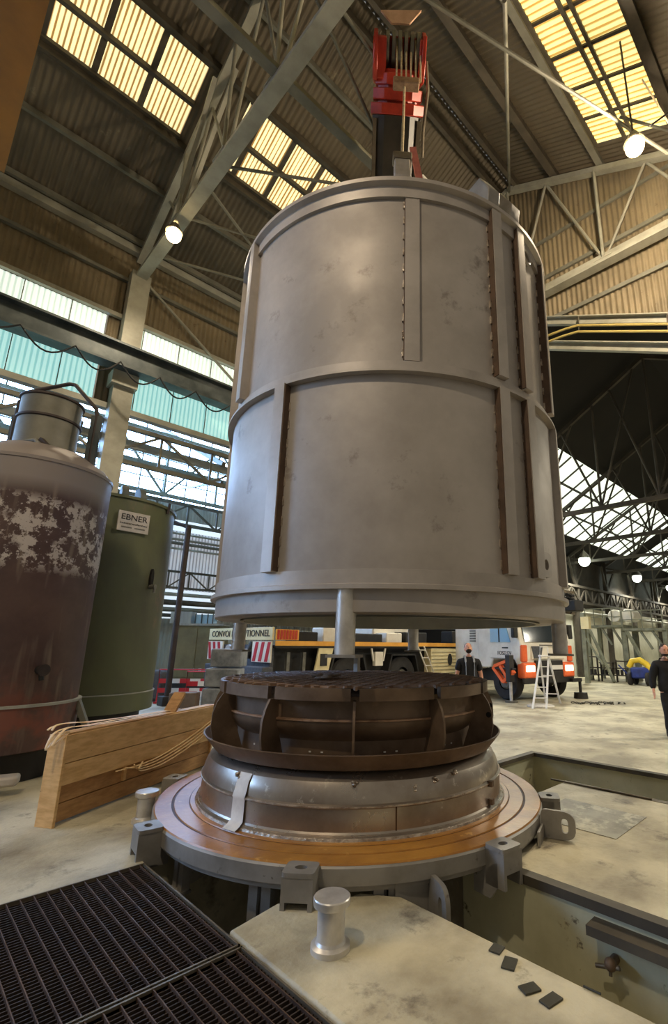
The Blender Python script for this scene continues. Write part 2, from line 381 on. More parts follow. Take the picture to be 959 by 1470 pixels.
# roof: ribbed sheets round the skylight openings
dL = Vector((0, 1, -S)).normalized(); kL = math.sqrt(1+S*S); dR = Vector((0, -1, -S)).normalized()
def roofL(mb, u0, u1, v0, v1, off=0): return sheet(mb, (u1, v0, zl(v0)+off), (-1, 0, 0), dL, u1-u0, (v1-v0)*kL)
def roofR(mb, u0, u1, v0, v1, off=0): return sheet(mb, (u0, v1, zr(v1)+off), (1, 0, 0), dR, u1-u0, (v1-v0)*kL)
SL = [(-5.4, 3.02), (4.12, 11.5)]; SR = [(U0+.6, 2.9), (4.0, 11.33)]
rl = MB(); roofL(rl, U0, UG, VR, 9.46); roofL(rl, U0, UG, 11.0, 14.1); roofL(rl, U0, SL[0][0], 9.46, 11.0); roofL(rl, SL[0][1], SL[1][0], 9.46, 11.0); roofL(rl, SL[1][1], UG, 9.46, 11.0)
struct('ceiling', rl, 'roof_sheet', sharp=80)
rr = MB(); roofR(rr, U0, UG, 3.37, VR); roofR(rr, U0, UG, -1.2, 1.63); roofR(rr, U0, SR[0][0], 1.63, 3.37); roofR(rr, SR[0][1], SR[1][0], 1.63, 3.37); roofR(rr, SR[1][1], UG, 1.63, 3.37)
struct('ceiling', rr, 'roof_sheet', sharp=80)
wn = 0
for (a, b) in SL:
    wn += 1
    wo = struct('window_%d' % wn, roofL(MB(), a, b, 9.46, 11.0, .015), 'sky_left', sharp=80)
    bars = MB(); u = b
    while u > a+.2:
        u -= 1.0
        if u > a+.1: bars.bar((u, 9.46, zl(9.46)-.03), (u, 11.0, zl(11)-.03), .13, .05)
    bars.bar((a, 10.27, zl(10.27)-.06), (b, 10.27, zl(10.27)-.06), .1, .14)
    for vv in (9.42, 11.04): bars.bar((a, vv, zl(vv)-.05), (b, vv, zl(vv)-.05), .14, .1)
    fr = bars.build('window_frame', 'steel_dark', wo)
for (a, b) in SR:
    wn += 1
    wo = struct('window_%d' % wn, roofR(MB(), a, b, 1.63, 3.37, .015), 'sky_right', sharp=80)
    bars = MB(); u = b
    while u > a+.2:
        u -= .92
        if u > a+.1: bars.bar((u, 1.63, zr(1.63)-.03), (u, 3.37, zr(3.37)-.03), .07, .05)
    for dv in (-.09, .09): bars.bar((a, 2.55+dv, zr(2.55)-.1), (b, 2.55+dv, zr(2.55)-.1), .07, .14)
    for vv in (1.6, 3.42): bars.bar((a, vv, zr(vv)-.05), (b, vv, zr(vv)-.05), .14, .1)
    bars.build('window_frame', 'steel_dark', wo)
# ridge beam and purlins, each one its own member
for dv in (-.32, .32): struct('ridge_purlin', MB().bar((U0, VR+dv, ZR-.33), (UG, VR+dv, ZR-.33), .12, .26), 'steel_dark')
for v in (8.0, 12.3, 13.7): struct('roof_purlin', MB().bar((U0, v, zl(v)-.13), (UG, v, zl(v)-.13), .09, .16), 'steel_grey')
for v in (9.32, 11.12): struct('roof_purlin', MB().bar((U0, v, zl(v)-.14), (UG, v, zl(v)-.14), .1, .2), 'steel_dark')
struct('roof_purlin', MB().bar((U0, 3.52, zr(3.52)-.15), (UG, 3.52, zr(3.52)-.15), .16, .22), 'steel_grey')
struct('roof_purlin', MB().bar((U0, 4.88, zr(4.88)-.15), (UG, 4.88, zr(4.88)-.15), .2, .22), 'steel_dark')
struct('roof_purlin', MB().bar((U0, 1.5, zr(1.5)-.15), (UG, 1.5, zr(1.5)-.15), .16, .22), 'steel_dark')
for v in (-.2,): struct('roof_purlin', MB().bar((U0, v, zr(v)-.13), (UG, v, zr(v)-.13), .1, .18), 'steel_grey')
# trusses
def truss(u, m):
    t = MB(); t.bar((u, 13.95, 12.0), (u, -1.2, 12.0), .3, .1); t.bar((u, 13.95, 12.16), (u, -1.2, 12.16), .06, .26)
    zt = lambda v: (zl(v) if v > VR else zr(v))-.38
    t.bar((u, 14, zt(14)), (u, VR, zt(VR)), .2, .16); t.bar((u, -1.2, zt(-1.2)), (u, VR, zt(VR)), .2, .16)
    nodes = [11.0, 8.6, 6.5, 3.7, 1.2]; tops = [12.2, 9.9, 7.6, 5.2, 2.4]
    for i, v in enumerate(nodes):
        t.tube((u-.06, v, 12.1), (u-.06, v, zt(v)), .045)
        for tv in (tops[i], tops[i+1] if i+1 < len(tops) else .2):
            t.tube((u+.05, v, 12.1), (u+.05, tv, zt(tv)), .04)
        t.box((u, v, 12.06), (.34, .5, .03))
    t.bar((u-.16, 9.4, zt(9.4)), (u-.02, 11.6, 12.1), .1, .1); t.bar((u+.16, 9.0, zt(9.0)), (u+.02, 11.0, 12.1), .1, .1)
    return struct('roof_truss', t, m)
truss(3.3, 'steel_pale'); truss(11.9, 'steel_pale'); truss(-5.3, 'steel_pale')
# bracing at the level of the bottom chords
def brace(a, b, r=.035, m='steel_grey', flat=False):
    mb = MB().bar(a, b, .2, .12) if flat else MB().tube(a, b, r, n=8)
    struct('roof_brace', mb, m)
brace((-5.3, 6.35, 12.1), (11.9, 6.35, 12.1), flat=True)
for a, b in (((3.4, 9.57), (11.8, 13.9)), ((3.34, 10.79), (11.8, 6.8)), ((3.38, 12.58), (11.8, 9.0)), ((3.2, 4.06), (11.8, .8)), ((3.48, 8.73), (6.6, 6.4)), ((3.07, 4.96), (6.5, 6.3)), ((4.4, 4.85), (3.27, 4.75))):
    brace((*a, 12.1), (*b, 12.1))
brace((5.21, 2.71, 12.1), (11.9, 6.45, 16.55), .04); brace((11.85, 6.5, 12.1), (11.85, 6.5, 16.5), .04)
brace((8.4, 2.0, 12.1), (11.8, 1.3, 14.2), .03)
brace((3.35, 13.85, 12.15), (6.76, 13.85, 9.9), .045, 'steel_pale')
# left wall
lw = MB(); sheet(lw, (U0, 14.05, 10.62), (1, 0, 0), (0, 0, 1), UG-U0, 2.6, pitch=.15)
sheet(lw, (2.75, 14.05, 7.9), (1, 0, 0), (0, 0, 1), .8, 2.72)
struct('wall_left', lw, 'wall_sheet', sharp=80)
for (a, b) in ((U0, 2.72), (3.58, UG)):
    wn += 1; wo = struct('window_%d' % wn, sheet(MB(), (a, 14.05, 8.02), (1, 0, 0), (0, 0, 1), b-a, 1.35, pitch=.12, amp=.01), 'clear_lower', sharp=80)
    m1 = MB(); u = a+.12
    while u < b: m1.box((u, 14.02, 8.7), (.02, .03, 1.35)); u += 1.03
    m1.build('window_frame', 'steel_grey', wo)
    wn += 1; wo = struct('window_%d' % wn, sheet(MB(), (a, 14.05, 9.37), (1, 0, 0), (0, 0, 1), b-a, 1.25, pitch=.12, amp=.01), 'clear_upper', sharp=80)
    m1 = MB(); u = a+.12
    while u < b: m1.box((u, 14.02, 10.0), (.02, .03, 1.25)); u += 1.03
    m1.build('window_frame', 'steel_grey', wo)
struct('trim_6', MB().bar((U0, 13.95, 10.68), (UG, 13.95, 10.68), .12, .12), 'steel_pale')
struct('trim_7', MB().bar((U0, 13.95, 11.9), (UG, 13.95, 11.9), .12, .1), 'steel_grey')
struct('trim_8', MB().bar((U0, 13.9, 12.95), (UG, 13.9, 12.95), .2, .22), 'steel_pale')
struct('trim_9', MB().bar((U0, 13.85, 13.25), (UG, 13.85, 13.25), .16, .12), 'steel_dark')
struct('trim_10', MB().bar((U0, 14.0, 7.92), (UG, 14.0, 7.92), .22, .16), 'steel_pale')
struct('column_steel', MB().b2((3.06, 13.6, 0), (3.56, 13.95, 12.1)).b2((2.98, 13.5, 8.45), (3.62, 13.98, 8.85)), 'steel_pale')
struct('column_steel', MB().b2((-5.55, 13.6, 0), (-5.05, 13.95, 12.1)), 'steel_pale')
# crane runway girder, an I beam with a rail
cg = MB(); cg.b2((U0, 13.2, 9.46), (UG, 13.62, 9.52)).b2((U0, 13.38, 8.9), (UG, 13.44, 9.46)).b2((U0, 13.2, 8.84), (UG, 13.62, 8.9)).b2((U0, 13.37, 9.52), (UG, 13.45, 9.6))
struct('crane_runway', cg, 'rail_steel')
# lattice girder under the windows and the aisle beyond
def lattice(name, a, b, z0, z1, m, step=1.3, w_=.1):
    t = MB(); a, b = Vector(a), Vector(b); L_ = (b-a).length; n = int(L_/step); d = (b-a)/n
    t.bar((a.x, a.y, z0), (b.x, b.y, z0), w_*1.3, w_); t.bar((a.x, a.y, z1), (b.x, b.y, z1), w_*1.3, w_)
    for i in range(n):
        p, q = a+d*i, a+d*(i+1)
        t.bar((p.x, p.y, z0), (p.x, p.y, z1), w_*.6)
        if i % 2: t.bar((p.x, p.y, z0), (q.x, q.y, z1), w_*.6)
        else: t.bar((p.x, p.y, z1), (q.x, q.y, z0), w_*.6)
    return struct(name, t, m)
lattice('lattice_girder', (U0, 14.1, 0), (UG, 14.1, 0), 6.55, 7.55, 'steel_grey', 1.5, .11)
struct('aisle_beam', MB().bar((U0, 14.4, 7.2), (UG, 14.4, 7.2), .16, .22), 'steel_pale')
struct('aisle_beam', MB().bar((U0, 15.2, 7.05), (UG, 15.2, 7.05), .12, .14), 'steel_grey')
lattice('lattice_girder', (U0, 18, 0), (16, 18, 0), 7.0, 9.3, 'steel_grey', 1.9, .12)
lattice('lattice_girder', (U0, 20.5, 0), (16, 20.5, 0), 6.6, 7.5, 'steel_dark', 1.3, .12)
for u in (-1.5, 2.6, 6.6, 10.6): struct('aisle_rafter', MB().bar((u, 14.2, 7.3), (u+.2, 21.8, 11.2), .12, .16).bar((u, 14.2, 6.7), (u+1.2, 21.8, 8.4), .08, .08), 'steel_grey')
wn += 1
wo = struct('window_%d' % wn, MB().b2((-30, 22.0, 7.9), (18, 22.05, 11.6)), 'aisle_glass')  # run extended out of view to throw more cool light at the bell
gb = MB()
for i in range(27): gb.box((-8.5+i, 21.95, 9.75), (.05, .06, 3.7))
for z in (7.9, 8.8, 9.8, 10.8): gb.box((4.5, 21.93, z), (27, .05, .05))
gb.build('window_frame', 'steel_grey', wo)
wn += 1; struct('window_%d' % wn, MB().b2((-9, 22.0, 6.65), (18, 22.05, 7.15)), 'aisle_glass_low')
wn += 1; struct('window_%d' % wn, MB().b2((-9, 22.0, 2.75), (18, 22.05, 4.0)), 'aisle_glass_low')
aw = MB(); sheet(aw, (-9, 22.0, 7.15), (1, 0, 0), (0, 0, 1), 27, .75); sheet(aw, (-9, 22.0, 0), (1, 0, 0), (0, 0, 1), 27, 2.75)
struct('wall_back', aw, 'aisle_wall', sharp=80)
wn += 1; struct('window_%d' % wn, sheet(MB(), (-9, 22.0, 4.0), (1, 0, 0), (0, 0, 1), 27, 2.65), 'aisle_sheet', sharp=80)
for i, (z, m, r) in enumerate(((6.2, 'steel_pale', .06), (6.45, 'steel_pale', .05), (6.0, 'steel_grey', .07), (5.75, 'steel_pale', .05), (3.75, 'steel_pale', .08), (3.4, 'steel_dark', .12), (3.1, 'steel_grey', .1), (2.85, 'steel_dark', .08))):
    struct('wall_pipe', MB().tube((-9, 21.7-.06*i, z), (18, 21.7-.06*i, z), r, n=10), m)
lattice('lattice_girder', (-9, 21.6, 0), (18, 21.6, 0), 4.05, 4.75, 'steel_dark', .9, .09)
# end wall of the hall above the opening
ew = MB(); n = int((VR+1.2)/.15*6)
for (v0, v1) in ((-1.2, VR), (VR, 14.05)):
    n = int((v1-v0)/.15*6); P = []
    for i in range(n+1):
        v = v0+(v1-v0)*i/n; q = .022*math.sin(2*PI*v/.15); zt = zl(v) if v > VR else zr(v)
        zb = min(9.77+.487*(v-2.45), 11.4) if v > -1 else 8.2
        P += [(UG+q, v, zb), (UG+q, v, zt)]
    ew.add(P, [(2*i, 2*i+2, 2*i+3, 2*i+1) for i in range(n)])
struct('wall_end', ew, 'wall_sheet', sharp=80)
for i, (z, w_) in enumerate(((14.1, .1), (12.75, .12), (11.25, .12))):
    half = (ZR-z)/S; struct('trim_%d' % (11+i), MB().bar((UG-.06, max(VR-half, -1.2), z), (UG-.06, min(VR+half, 14), z), .06, w_), 'steel_grey')
dz = .487
for nm, z0, z1, m, uo in (('portal_beam', 9.55, 9.74, 'steel_pale', .12), ('portal_beam', 8.72, 8.92, 'steel_pale', .12)):
    mb = MB(); a = (UG-uo, -1.2, (z0+z1)/2+dz*(-3.65)); b = (UG-uo, 6.4, (z0+z1)/2+dz*3.95); mb.bar(a, b, .14, z1-z0); mb.bar((a[0]-.06, a[1], a[2]+(z1-z0)/2), (b[0]-.06, b[1], b[2]+(z1-z0)/2), .26, .03); struct(nm, mb, m)
for k in (0, .2):
    zz = lambda v: 9.42-k+dz*(v-2.45)
    single('conduit', MB().pipe([(UG-.3, -1.2, zz(-1.2)), (UG-.3, 4.6, zz(4.6)), (UG-.3, 5.05, zz(5.05)-.15), (UG-.3, 6.0, zz(6.0)-.55)], .035), 'conduit_yellow',
           ('upper' if k == 0 else 'lower')+' of two yellowish bent conduits below the end wall cladding', 'pipe')
hg = MB()
for v in (4.55, 2.4): hg.tube((UG-.3, v, 9.7+dz*(v-2.45)), (UG-.3, v+.02, 9.2+dz*(v-2.45)), .02)
struct('conduit_hanger', hg, 'steel_dark')
# far hall beyond the opening
zf = lambda v: 10.0-.6*(v-8.5)
fr = MB()
def quadroof(v0, v1, u0=12.4, u1=60): fr.add([(u0, v0, zf(v0)), (u1, v0, zf(v0)), (u1, v1, zf(v1)), (u0, v1, zf(v1))], [(0, 1, 2, 3)])
quadroof(4.5, 8.5); quadroof(11.9, 13.2); quadroof(8.5, 11.9, 35.6, 37.5); quadroof(8.5, 11.9, 52, 60)
fr.add([(12.4, 4.5, zf(4.5)), (60, 4.5, zf(4.5)), (60, -8, 6), (12.4, -8, 6)], [(0, 1, 2, 3)])
fr.add([(12.4, 13.2, 7.2), (23, 13.2, 7.2), (23, 34, 7.2), (12.4, 34, 7.2)], [(0, 1, 2, 3)])
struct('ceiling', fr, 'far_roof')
for (a, b) in ((12.4, 35.6), (37.5, 52)):
    wn += 1; wo = struct('window_%d' % wn, MB().extr([(0, 0), (b-a, 0), (b-a, 3.4*1.166), (0, 3.4*1.166)], (a, 8.5, zf(8.5)+.03), (1, 0, 0), (0, 1, -.6), .03), 'far_glass')
    gb = MB(); u = a
    while u < b: gb.bar((u, 8.5, zf(8.5)-.03), (u, 11.9, zf(11.9)-.03), .07, .06); u += 1.25
    for v in (9.6, 10.75): gb.bar((a, v, zf(v)-.05), (b, v, zf(v)-.05), .06, .1)
    gb.build('window_frame', 'far_steel', wo)
for u in (17.5, 23, 28.5, 34, 40, 46, 53):
    t = MB(); t.bar((u, 13, 6.7), (u, -8, 6.7), .16, .16); t.bar((u, 13, zf(13)-.3), (u, 4.5, zf(4.5)-.3), .14, .14); t.bar((u, -8, 5.9), (u, 4.5, zf(4.5)-.3), .14, .14)
    for v in (11.5, 9, 6.5, 4.5, 1.5): 
        t.tube((u, v, 6.7), (u, v, min(zf(v), 12.4 if v > 4 else 10)-.3), .05, n=6)
        t.tube((u, v, 6.7), (u, v-1.6, (zf(max(v-1.6, 4.5)) if v > 4.5 else 10)-.4), .045, n=6); t.tube((u, v, 6.7), (u, v+1.3, zf(max(v+1.3, 4.5))-.4), .045, n=6)
    struct('roof_truss', t, 'far_steel')
struct('wall_far_side', MB().b2((22.5, 13.1, 0), (60, 13.3, 4.1)), 'far_wall')
struct('wall_far_upper', MB().b2((22.5, 13.15, 4.1), (60, 13.35, 8)), 'far_steel')
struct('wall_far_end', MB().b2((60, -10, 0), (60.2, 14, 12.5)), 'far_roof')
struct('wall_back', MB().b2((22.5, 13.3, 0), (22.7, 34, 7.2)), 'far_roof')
lattice('lattice_girder', (24, 12.6, 0), (58, 12.6, 0), 4.35, 5.3, 'far_steel', 1.0, .14)
for u in (29, 34, 39, 45, 51): 
    struct('column_far', MB().b2((u-.12, 12.7, 0), (u+.12, 13.0, 7.4)).bar((u, 12.8, 5.4), (u-1.2, 12.6, 7.0), .12).bar((u, 12.8, 5.4), (u+1.2, 12.6, 7.0), .12), 'far_steel')

# ================================================================ LAMPS
def lamp(loc, label, power, col, rr, drop, glow='lamp_glow', spot=None):
    t = thing('hanging_lamp', label, 'lamp', loc, group='hall lamps')
    x, y, z = loc
    MB().lathe((x, y, z), [(.05, rr*2.1), (.09, rr*1.9), (rr*.8, rr*1.3), (rr*1.2, rr*.6), (rr*1.15, rr*.55), (rr*.75, rr*1.2)], n=24).build('lamp_shade', 'lamp_shell', t)
    MB().ball((x, y, z+rr*.1), (rr*1.05, rr*1.05, rr*1.1)).build('bulb', glow, t)
    MB().tube((x, y, z+rr*2), (x, y, z+drop), .02, n=6).build('stem', 'steel_dark', t)
    ld = bpy.data.lights.new('lamp_light', 'POINT' if not spot else 'SPOT'); ld.energy = power; ld.color = col; ld.shadow_soft_size = rr
    if spot: ld.spot_size = rad(spot); ld.spot_blend = .6
    lo = bpy.data.objects.new('lamp_light', ld); COL.objects.link(lo); lo.parent = t; lo.location = (0, 0, -rr*1.15)
WARM = (1, .82, .58); COOL = (1, .98, .82)
lamp((8.65, 1.88, 11.45), 'glowing round hall lamp hanging below the right roof skylight', 1900, WARM, .17, 2.9)
lamp((3.2, 10.95, 11.55), 'glowing round hall lamp hanging under the pale roof chord left of the bell', 800, WARM, .17, .42, 'lamp_glow', 168)
lamp((-3.5, 1.9, 11.4), 'added round lamp, unseen behind the viewer on the low side of the roof', 1650, WARM, .17, 2.9, 'lamp_glow', 160)  # unseen lamp added to light the bell front and near slab
lamp((-3.5, 10.4, 11.2), 'added round lamp, unseen behind the viewer near the clerestory', 350, WARM, .17, 2.9, 'lamp_glow', 160)  # unseen lamp added as further hall light
for x, y, z, nm, p in ((27.8, 11.6, 6.6, 'nearest of three white lamps in the far hall', 1500), (37.3, 11.8, 6.6, 'middle one of three white lamps in the far hall', 1500), (45.4, 11.8, 6.6, 'farthest of three white lamps in the far hall', 1200)):
    lamp((x, y, z), 'bright '+nm, p, COOL, .3, 1.2, 'lamp_cool', 165)
for x, y, p in ((16.5, -1.2, 3000), (24, -2.5, 3000), (17.2, 10.5, 1800)):  # unseen lamps added for more light in the far hall
    lamp((x, y, 8.2), 'added white lamp, unseen in the far hall %s' % {16.5: 'by the opening', 24: 'over the machine aisle', 17.2: 'over the truck'}[x], p, (1, .92, .74), .3, 2.5, 'lamp_cool', 165)

# ================================================================ FURNACE BELL hanging from the crane
VC = (4.49, 4.46, 0)
bell = thing('furnace_bell', 'huge silver grey cylindrical furnace bell hanging above the round base', 'furnace bell', (VC[0], VC[1], 1.65))
MB().lathe(VC, [(2.09, 4.44), (2.10, 6.6), (2.06, 6.62)], n=160).build('upper_shell', 'bell_paint', bell)
MB().lathe(VC, [(2.115, 2.28), (2.115, 4.32)], n=160).build('lower_shell', 'bell_paint', bell)
MB().lathe(VC, [(2.10, 4.31), (2.185, 4.31), (2.185, 4.335), (2.13, 4.36), (2.13, 4.45), (2.09, 4.46)], n=160).build('middle_ring', 'bell_rib', bell, sharp=30)
MB().lathe(VC, [(2.05, 6.44), (2.135, 6.44), (2.135, 6.58), (2.19, 6.6), (2.19, 6.65), (2.0, 6.65)], n=160).build('top_rim', 'bell_rib', bell, sharp=30)
MB().lathe(VC, [(2.0, 6.6), (1.2, 6.75), (.3, 6.8), (.01, 6.8)], n=96).build('roof', 'bell_inside', bell)
MB().lathe(VC, [(2.12, 2.25), (2.14, 2.25), (2.14, 2.39), (2.11, 2.395)], n=160).build('base_band', 'bell_rib', bell, sharp=30)
MB().lathe(VC, [(2.08, 2.215), (2.185, 2.215), (2.185, 2.255), (2.13, 2.27), (2.1, 2.27)], n=160).build('bottom_flange', 'bell_rib', bell, sharp=30)
MB().lathe(VC, [(2.08, 2.23), (2.125, 2.225), (2.125, 2.02), (2.11, 2.01), (1.84, 2.01), (1.84, 2.05)], n=160).build('skirt', 'bell_paint', bell, sharp=30)
MB().lathe(VC, [(1.85, 1.995), (1.80, 1.995), (1.80, 6.3), (.01, 6.3)], n=120).build('inner_liner', 'bell_inside', bell, sharp=30)
def rib(a0, a1, r0, r1, z0, z1, side=0):
    o = MB().arc(VC, a0, a1, r0, r1, z0, z1, 4).build('rib', 'bell_rib', bell, sharp=30)
    if side:                                            # stitch welds along the exposed edge
        a = a0-.25 if side < 0 else a1+.25; mb = MB(); z = z0+.05
        mb.arc(VC, min(a, a0 if side < 0 else a1), max(a, a0 if side < 0 else a1), r0, r1-.012, z0+.01, z1-.01, 1)
        mb.build('rib_edge', 'bell_edge', o, sharp=30)
        wb = MB()
        while z < z1-.1: wb.arc(VC, a-.45 if side < 0 else a, a if side < 0 else a+.45, r0, r0+.022, z, z+.09, 1); z += .2
        wb.build('weld_pattern', 'weld_bead', o)
rib(-168.9, -165.4, 2.1, 2.2, 2.39, 4.32, 1)
rib(-105.4, -102.0, 2.1, 2.2, 2.39, 4.32, -1)
rib(-94.2, -90.8, 2.1, 2.2, 2.39, 4.32, -1)
rib(-132.4, -128.3, 2.09, 2.125, 4.46, 6.6, -1)
rib(-105.0, -101.6, 2.09, 2.185, 4.46, 6.58, -1)
rib(-93.6, -90.2, 2.09, 2.185, 4.46, 6.58, -1)
rib(-74.5, -71.5, 2.09, 2.19, 4.46, 6.58, -1)
rib(-71, -66, 2.09, 2.19, 2.39, 4.32)
rib(168.0, 171.5, 2.09, 2.19, 4.46, 6.6, -1)
for a in (140, 100, 50, 10, -30): rib(a, a+3.4, 2.09, 2.19, 2.39, 4.32); rib(a+8, a+11.4, 2.09, 2.19, 4.46, 6.58)
for a in (-146, -56, 34, 124):
    p = (VC[0]+2.075*math.cos(rad(a)), VC[1]+2.075*math.sin(rad(a)))
    lg = MB().tube((*p, 1.66), (*p, 2.24), .088, n=28).build('support_leg', 'alu', bell)
    MB().box((p[0], p[1], 1.65), (.26, .26, .025), rz=rad(a)).build('foot_plate', 'plate_grey', lg)
    if a == -146: MB().box((p[0]+.1, p[1]-.05, 1.58), (.03, .05, .12)).build('guide_tab', 'plate_grey', lg)
for a, dz in ((-104.2, 0), (-94.6, 0)):                  # lifting blocks on the rim
    c, s = math.cos(rad(a)), math.sin(rad(a)); o = (VC[0]+2.0*c, VC[1]+2.0*s, 6.64)
    MB().extr([(-.25, -.04), (.17, -.04), (.2, .2), (.05, .48), (-.25, .48)], o, (c, s, 0), (0, 0, 1), .17).build('lifting_block', 'plate_grey', bell, bevel=.012)
def ring_poly(rx, ry, n, sq=0, o=(0, 0)):
    return [(o[0]+rx*math.copysign(abs(math.cos(2*PI*i/n))**(1-sq), math.cos(2*PI*i/n)), o[1]+ry*math.copysign(abs(math.sin(2*PI*i/n))**(1-sq), math.sin(2*PI*i/n))) for i in range(n)]
def on_bell(a, z, r=2.12): return (VC[0]+r*math.cos(rad(a)), VC[1]+r*math.sin(rad(a)), z)
a = -88.6; tx = (-math.sin(rad(a)), math.cos(rad(a)), 0)
MB().holed(ring_poly(.115, .13, 28, .55), ring_poly(.05, .055, 28), on_bell(a, 2.55, 2.15), tx, (0, 0, 1), .05).build('lifting_eye', 'bell_rib', bell, sharp=50)
a = -86.6; tx = (-math.sin(rad(a)), math.cos(rad(a)), 0)
MB().pipe([Vector(on_bell(a, 6.36, 2.14))+Vector(tx)*x+Vector((0, 0, y)) for x, y in [(.09*math.cos(t*PI/10), .09*math.sin(t*PI/10)) for t in range(21)]], .018).build('ring_handle', 'bell_rib', bell)
MB().box(on_bell(-77, 6.68, 2.12), (.09, .14, .1), rz=rad(-77)).build('rim_lug', 'plate_grey', bell)

# ================================================================ FURNACE BASE
BC = (3.98, 4.50, 0)
base = thing('furnace_platform', 'round furnace base with orange flange ring and bright rounded pedestal', 'furnace base', (BC[0], BC[1], -.3))
MB().lathe(BC, [(1.2, .03), (2.0, .03), (2.0, .07), (2.035, .075), (2.035, .185), (2.02, .2), (1.5, .2)], n=160).build('flange_plate', 'plate_grey', base, sharp=30)
sl = MB().lathe(BC, [(1.55, .2), (2.022, .2), (2.015, .212), (1.872, .213), (1.868, .203), (1.848, .203), (1.844, .213), (1.705, .213), (1.70, .222), (1.55, .222)], n=160).build('seal_ring', 'orange_seal', base, sharp=25)
MB().lathe(BC, [(1.846, .2045), (1.87, .2045)], n=160).build('groove', 'seal_groove', sl)
MB().lathe(BC, [(1.70, .2135), (1.712, .2135)], n=160).build('groove', 'seal_groove', sl)
ped = MB().lathe(BC, [(1.655, .22), (1.65, .245), (1.625, .26), (1.615, .275), (1.612, .44), (1.62, .452), (1.62, .465), (1.605, .475), (1.6, .52), (1.585, .575), (1.555, .63), (1.51, .665), (1.45, .69), (1.38, .70), (1.2, .70)], n=160).build('pedestal', 'stainless', base, sharp=22)
MB().lathe(BC, [(1.66, .222), (1.655, .24), (1.632, .256), (1.62, .256)], n=160).build('weld_seam', 'weld_bead', ped)
MB().lathe(BC, [(1.612, .447), (1.626, .452), (1.626, .462), (1.608, .468)], n=160).build('weld_seam', 'weld_bead', ped)
MB().arc(BC, -118.9, -118.5, 1.6, 1.618, .27, .45, 1).build('weld_seam', 'seal_groove', ped)
def pstrip(name, m, a0, a1, prof, parent, t=.006):
    mb = MB(); P = []; k = len(prof)
    for i in range(5):
        a = rad(a0+(a1-a0)*i/4)
        for r, z in prof: P.append((BC[0]+(r+t)*math.cos(a), BC[1]+(r+t)*math.sin(a), z+t*.3))
    mb.add(P, [(i*k+j, (i+1)*k+j, (i+1)*k+j+1, i*k+j+1) for i in range(4) for j in range(k-1)])
    return mb.build(name, m, parent, sharp=70)
tp = pstrip('tape_strip', 'tape_white', -171.6, -166.2, [(1.70, .226), (1.655, .246), (1.62, .275), (1.615, .44), (1.622, .458), (1.605, .5), (1.585, .575), (1.55, .635)], ped, .01)
tp['label'] = 'white tape strip stuck up the pedestal'
for a, z in ((-77.6, .455), (-77.6, .30)):
    MB().box((BC[0]+1.63*math.cos(rad(a)), BC[1]+1.63*math.sin(rad(a)), z), (.05, .05, .05), rz=rad(a)).build('pin', 'rust_plate', ped)
# scratches and weld spatter patches on the pedestal
for a, z, n in ((-131, .63, 6), (-104, .6, 4), (-112, .56, 4), (-96, .62, 3), (-172, .6, 5)):
    mb = MB()
    for k in range(n): mb.ball((BC[0]+(1.57+.012*random.random())*math.cos(rad(a+random.uniform(-1, 1))), BC[1]+1.57*math.sin(rad(a+random.uniform(-1, 1))), z+random.uniform(-.02, .03)), (.02, .02, .012), 8, 6)
    mb.build('weld_spatter', 'weld_bead', ped)
# clamp brackets round the rim
def bracket(a, legz=-.12):
    c, s = math.cos(rad(a)), math.sin(rad(a)); e = Vector((c, s, 0)); tn = Vector((-s, c, 0)); o = Vector(BC)
    b = MB().holed([(x, y) for x, y in ring_poly(.115, .1, 28, .72)], ring_poly(.045, .032, 28), o+e*2.12+Vector((0, 0, .212)), tn, e, .03).build('clamp_bracket', 'plate_grey', base, sharp=40)
    MB().extr([(-.11, -.05), (-.08, -.05), (-.08, .2), (-.11, .2)], o+e*2.12+Vector((0, 0, 0)), tn, (0, 0, 1), .19).build('cheek_plate', 'plate_grey', b)
    MB().extr([(.08, -.05), (.11, -.05), (.11, .2), (.08, .2)], o+e*2.12, tn, (0, 0, 1), .19).build('cheek_plate', 'plate_grey', b)
    MB().extr([(-.08, .05), (.08, .05), (.08, .2), (-.08, .2)], o+e*2.205, tn, (0, 0, 1), .02).build('front_plate', 'plate_grey', b)
    MB().extr([(-.15, -.14), (.02, -.14), (.1, -.04), (.1, .2), (-.15, .2)], o+e*2.05-tn*.1, e, (0, 0, 1), .02).build('gusset', 'plate_grey', b)
for a in (173.2, -141.0, -97.2, -56.0, -10, 35, 80, 128): bracket(a)
def lifting_lug(a, r=2.12, z=-.07, hh=.17):
    c, s = math.cos(rad(a)), math.sin(rad(a)); e = Vector((c, s, 0)); tn = Vector((-s, c, 0)); o = Vector(BC)+e*r+Vector((0, 0, z))
    outer = [(-.26 if abs(x+.2) < 1e-6 else x, y) for x, y in []] or None
    pts = []; inn = []; n = 28
    for i in range(n):
        t = 2*PI*i/n; x, y = math.cos(t), math.sin(t)
        k = .72 if x < 0 else .35
        pts.append((.155*math.copysign(abs(x)**(1-k), x), .001+hh*math.copysign(abs(y)**(1-k), y)))
        inn.append((.06+.03*math.copysign(abs(x)**.6, x), .5*hh*math.copysign(abs(y)**.6, y)))
    MB().holed(pts, inn, o, e, (0, 0, 1), .035).build('lifting_lug', 'plate_grey', base, sharp=50)
    w_ = MB().extr([(-.16, -hh), (.1, -hh), (.1, .14 if hh > .15 else .0), (-.16, .14 if hh > .15 else .0)], o-e*.14-tn*.12, tn, (0, 0, 1), .02); w_.build('lug_web', 'plate_grey', base)
lifting_lug(-114.2); lifting_lug(-70.5, 2.2, .125, .12); lifting_lug(20); lifting_lug(110)
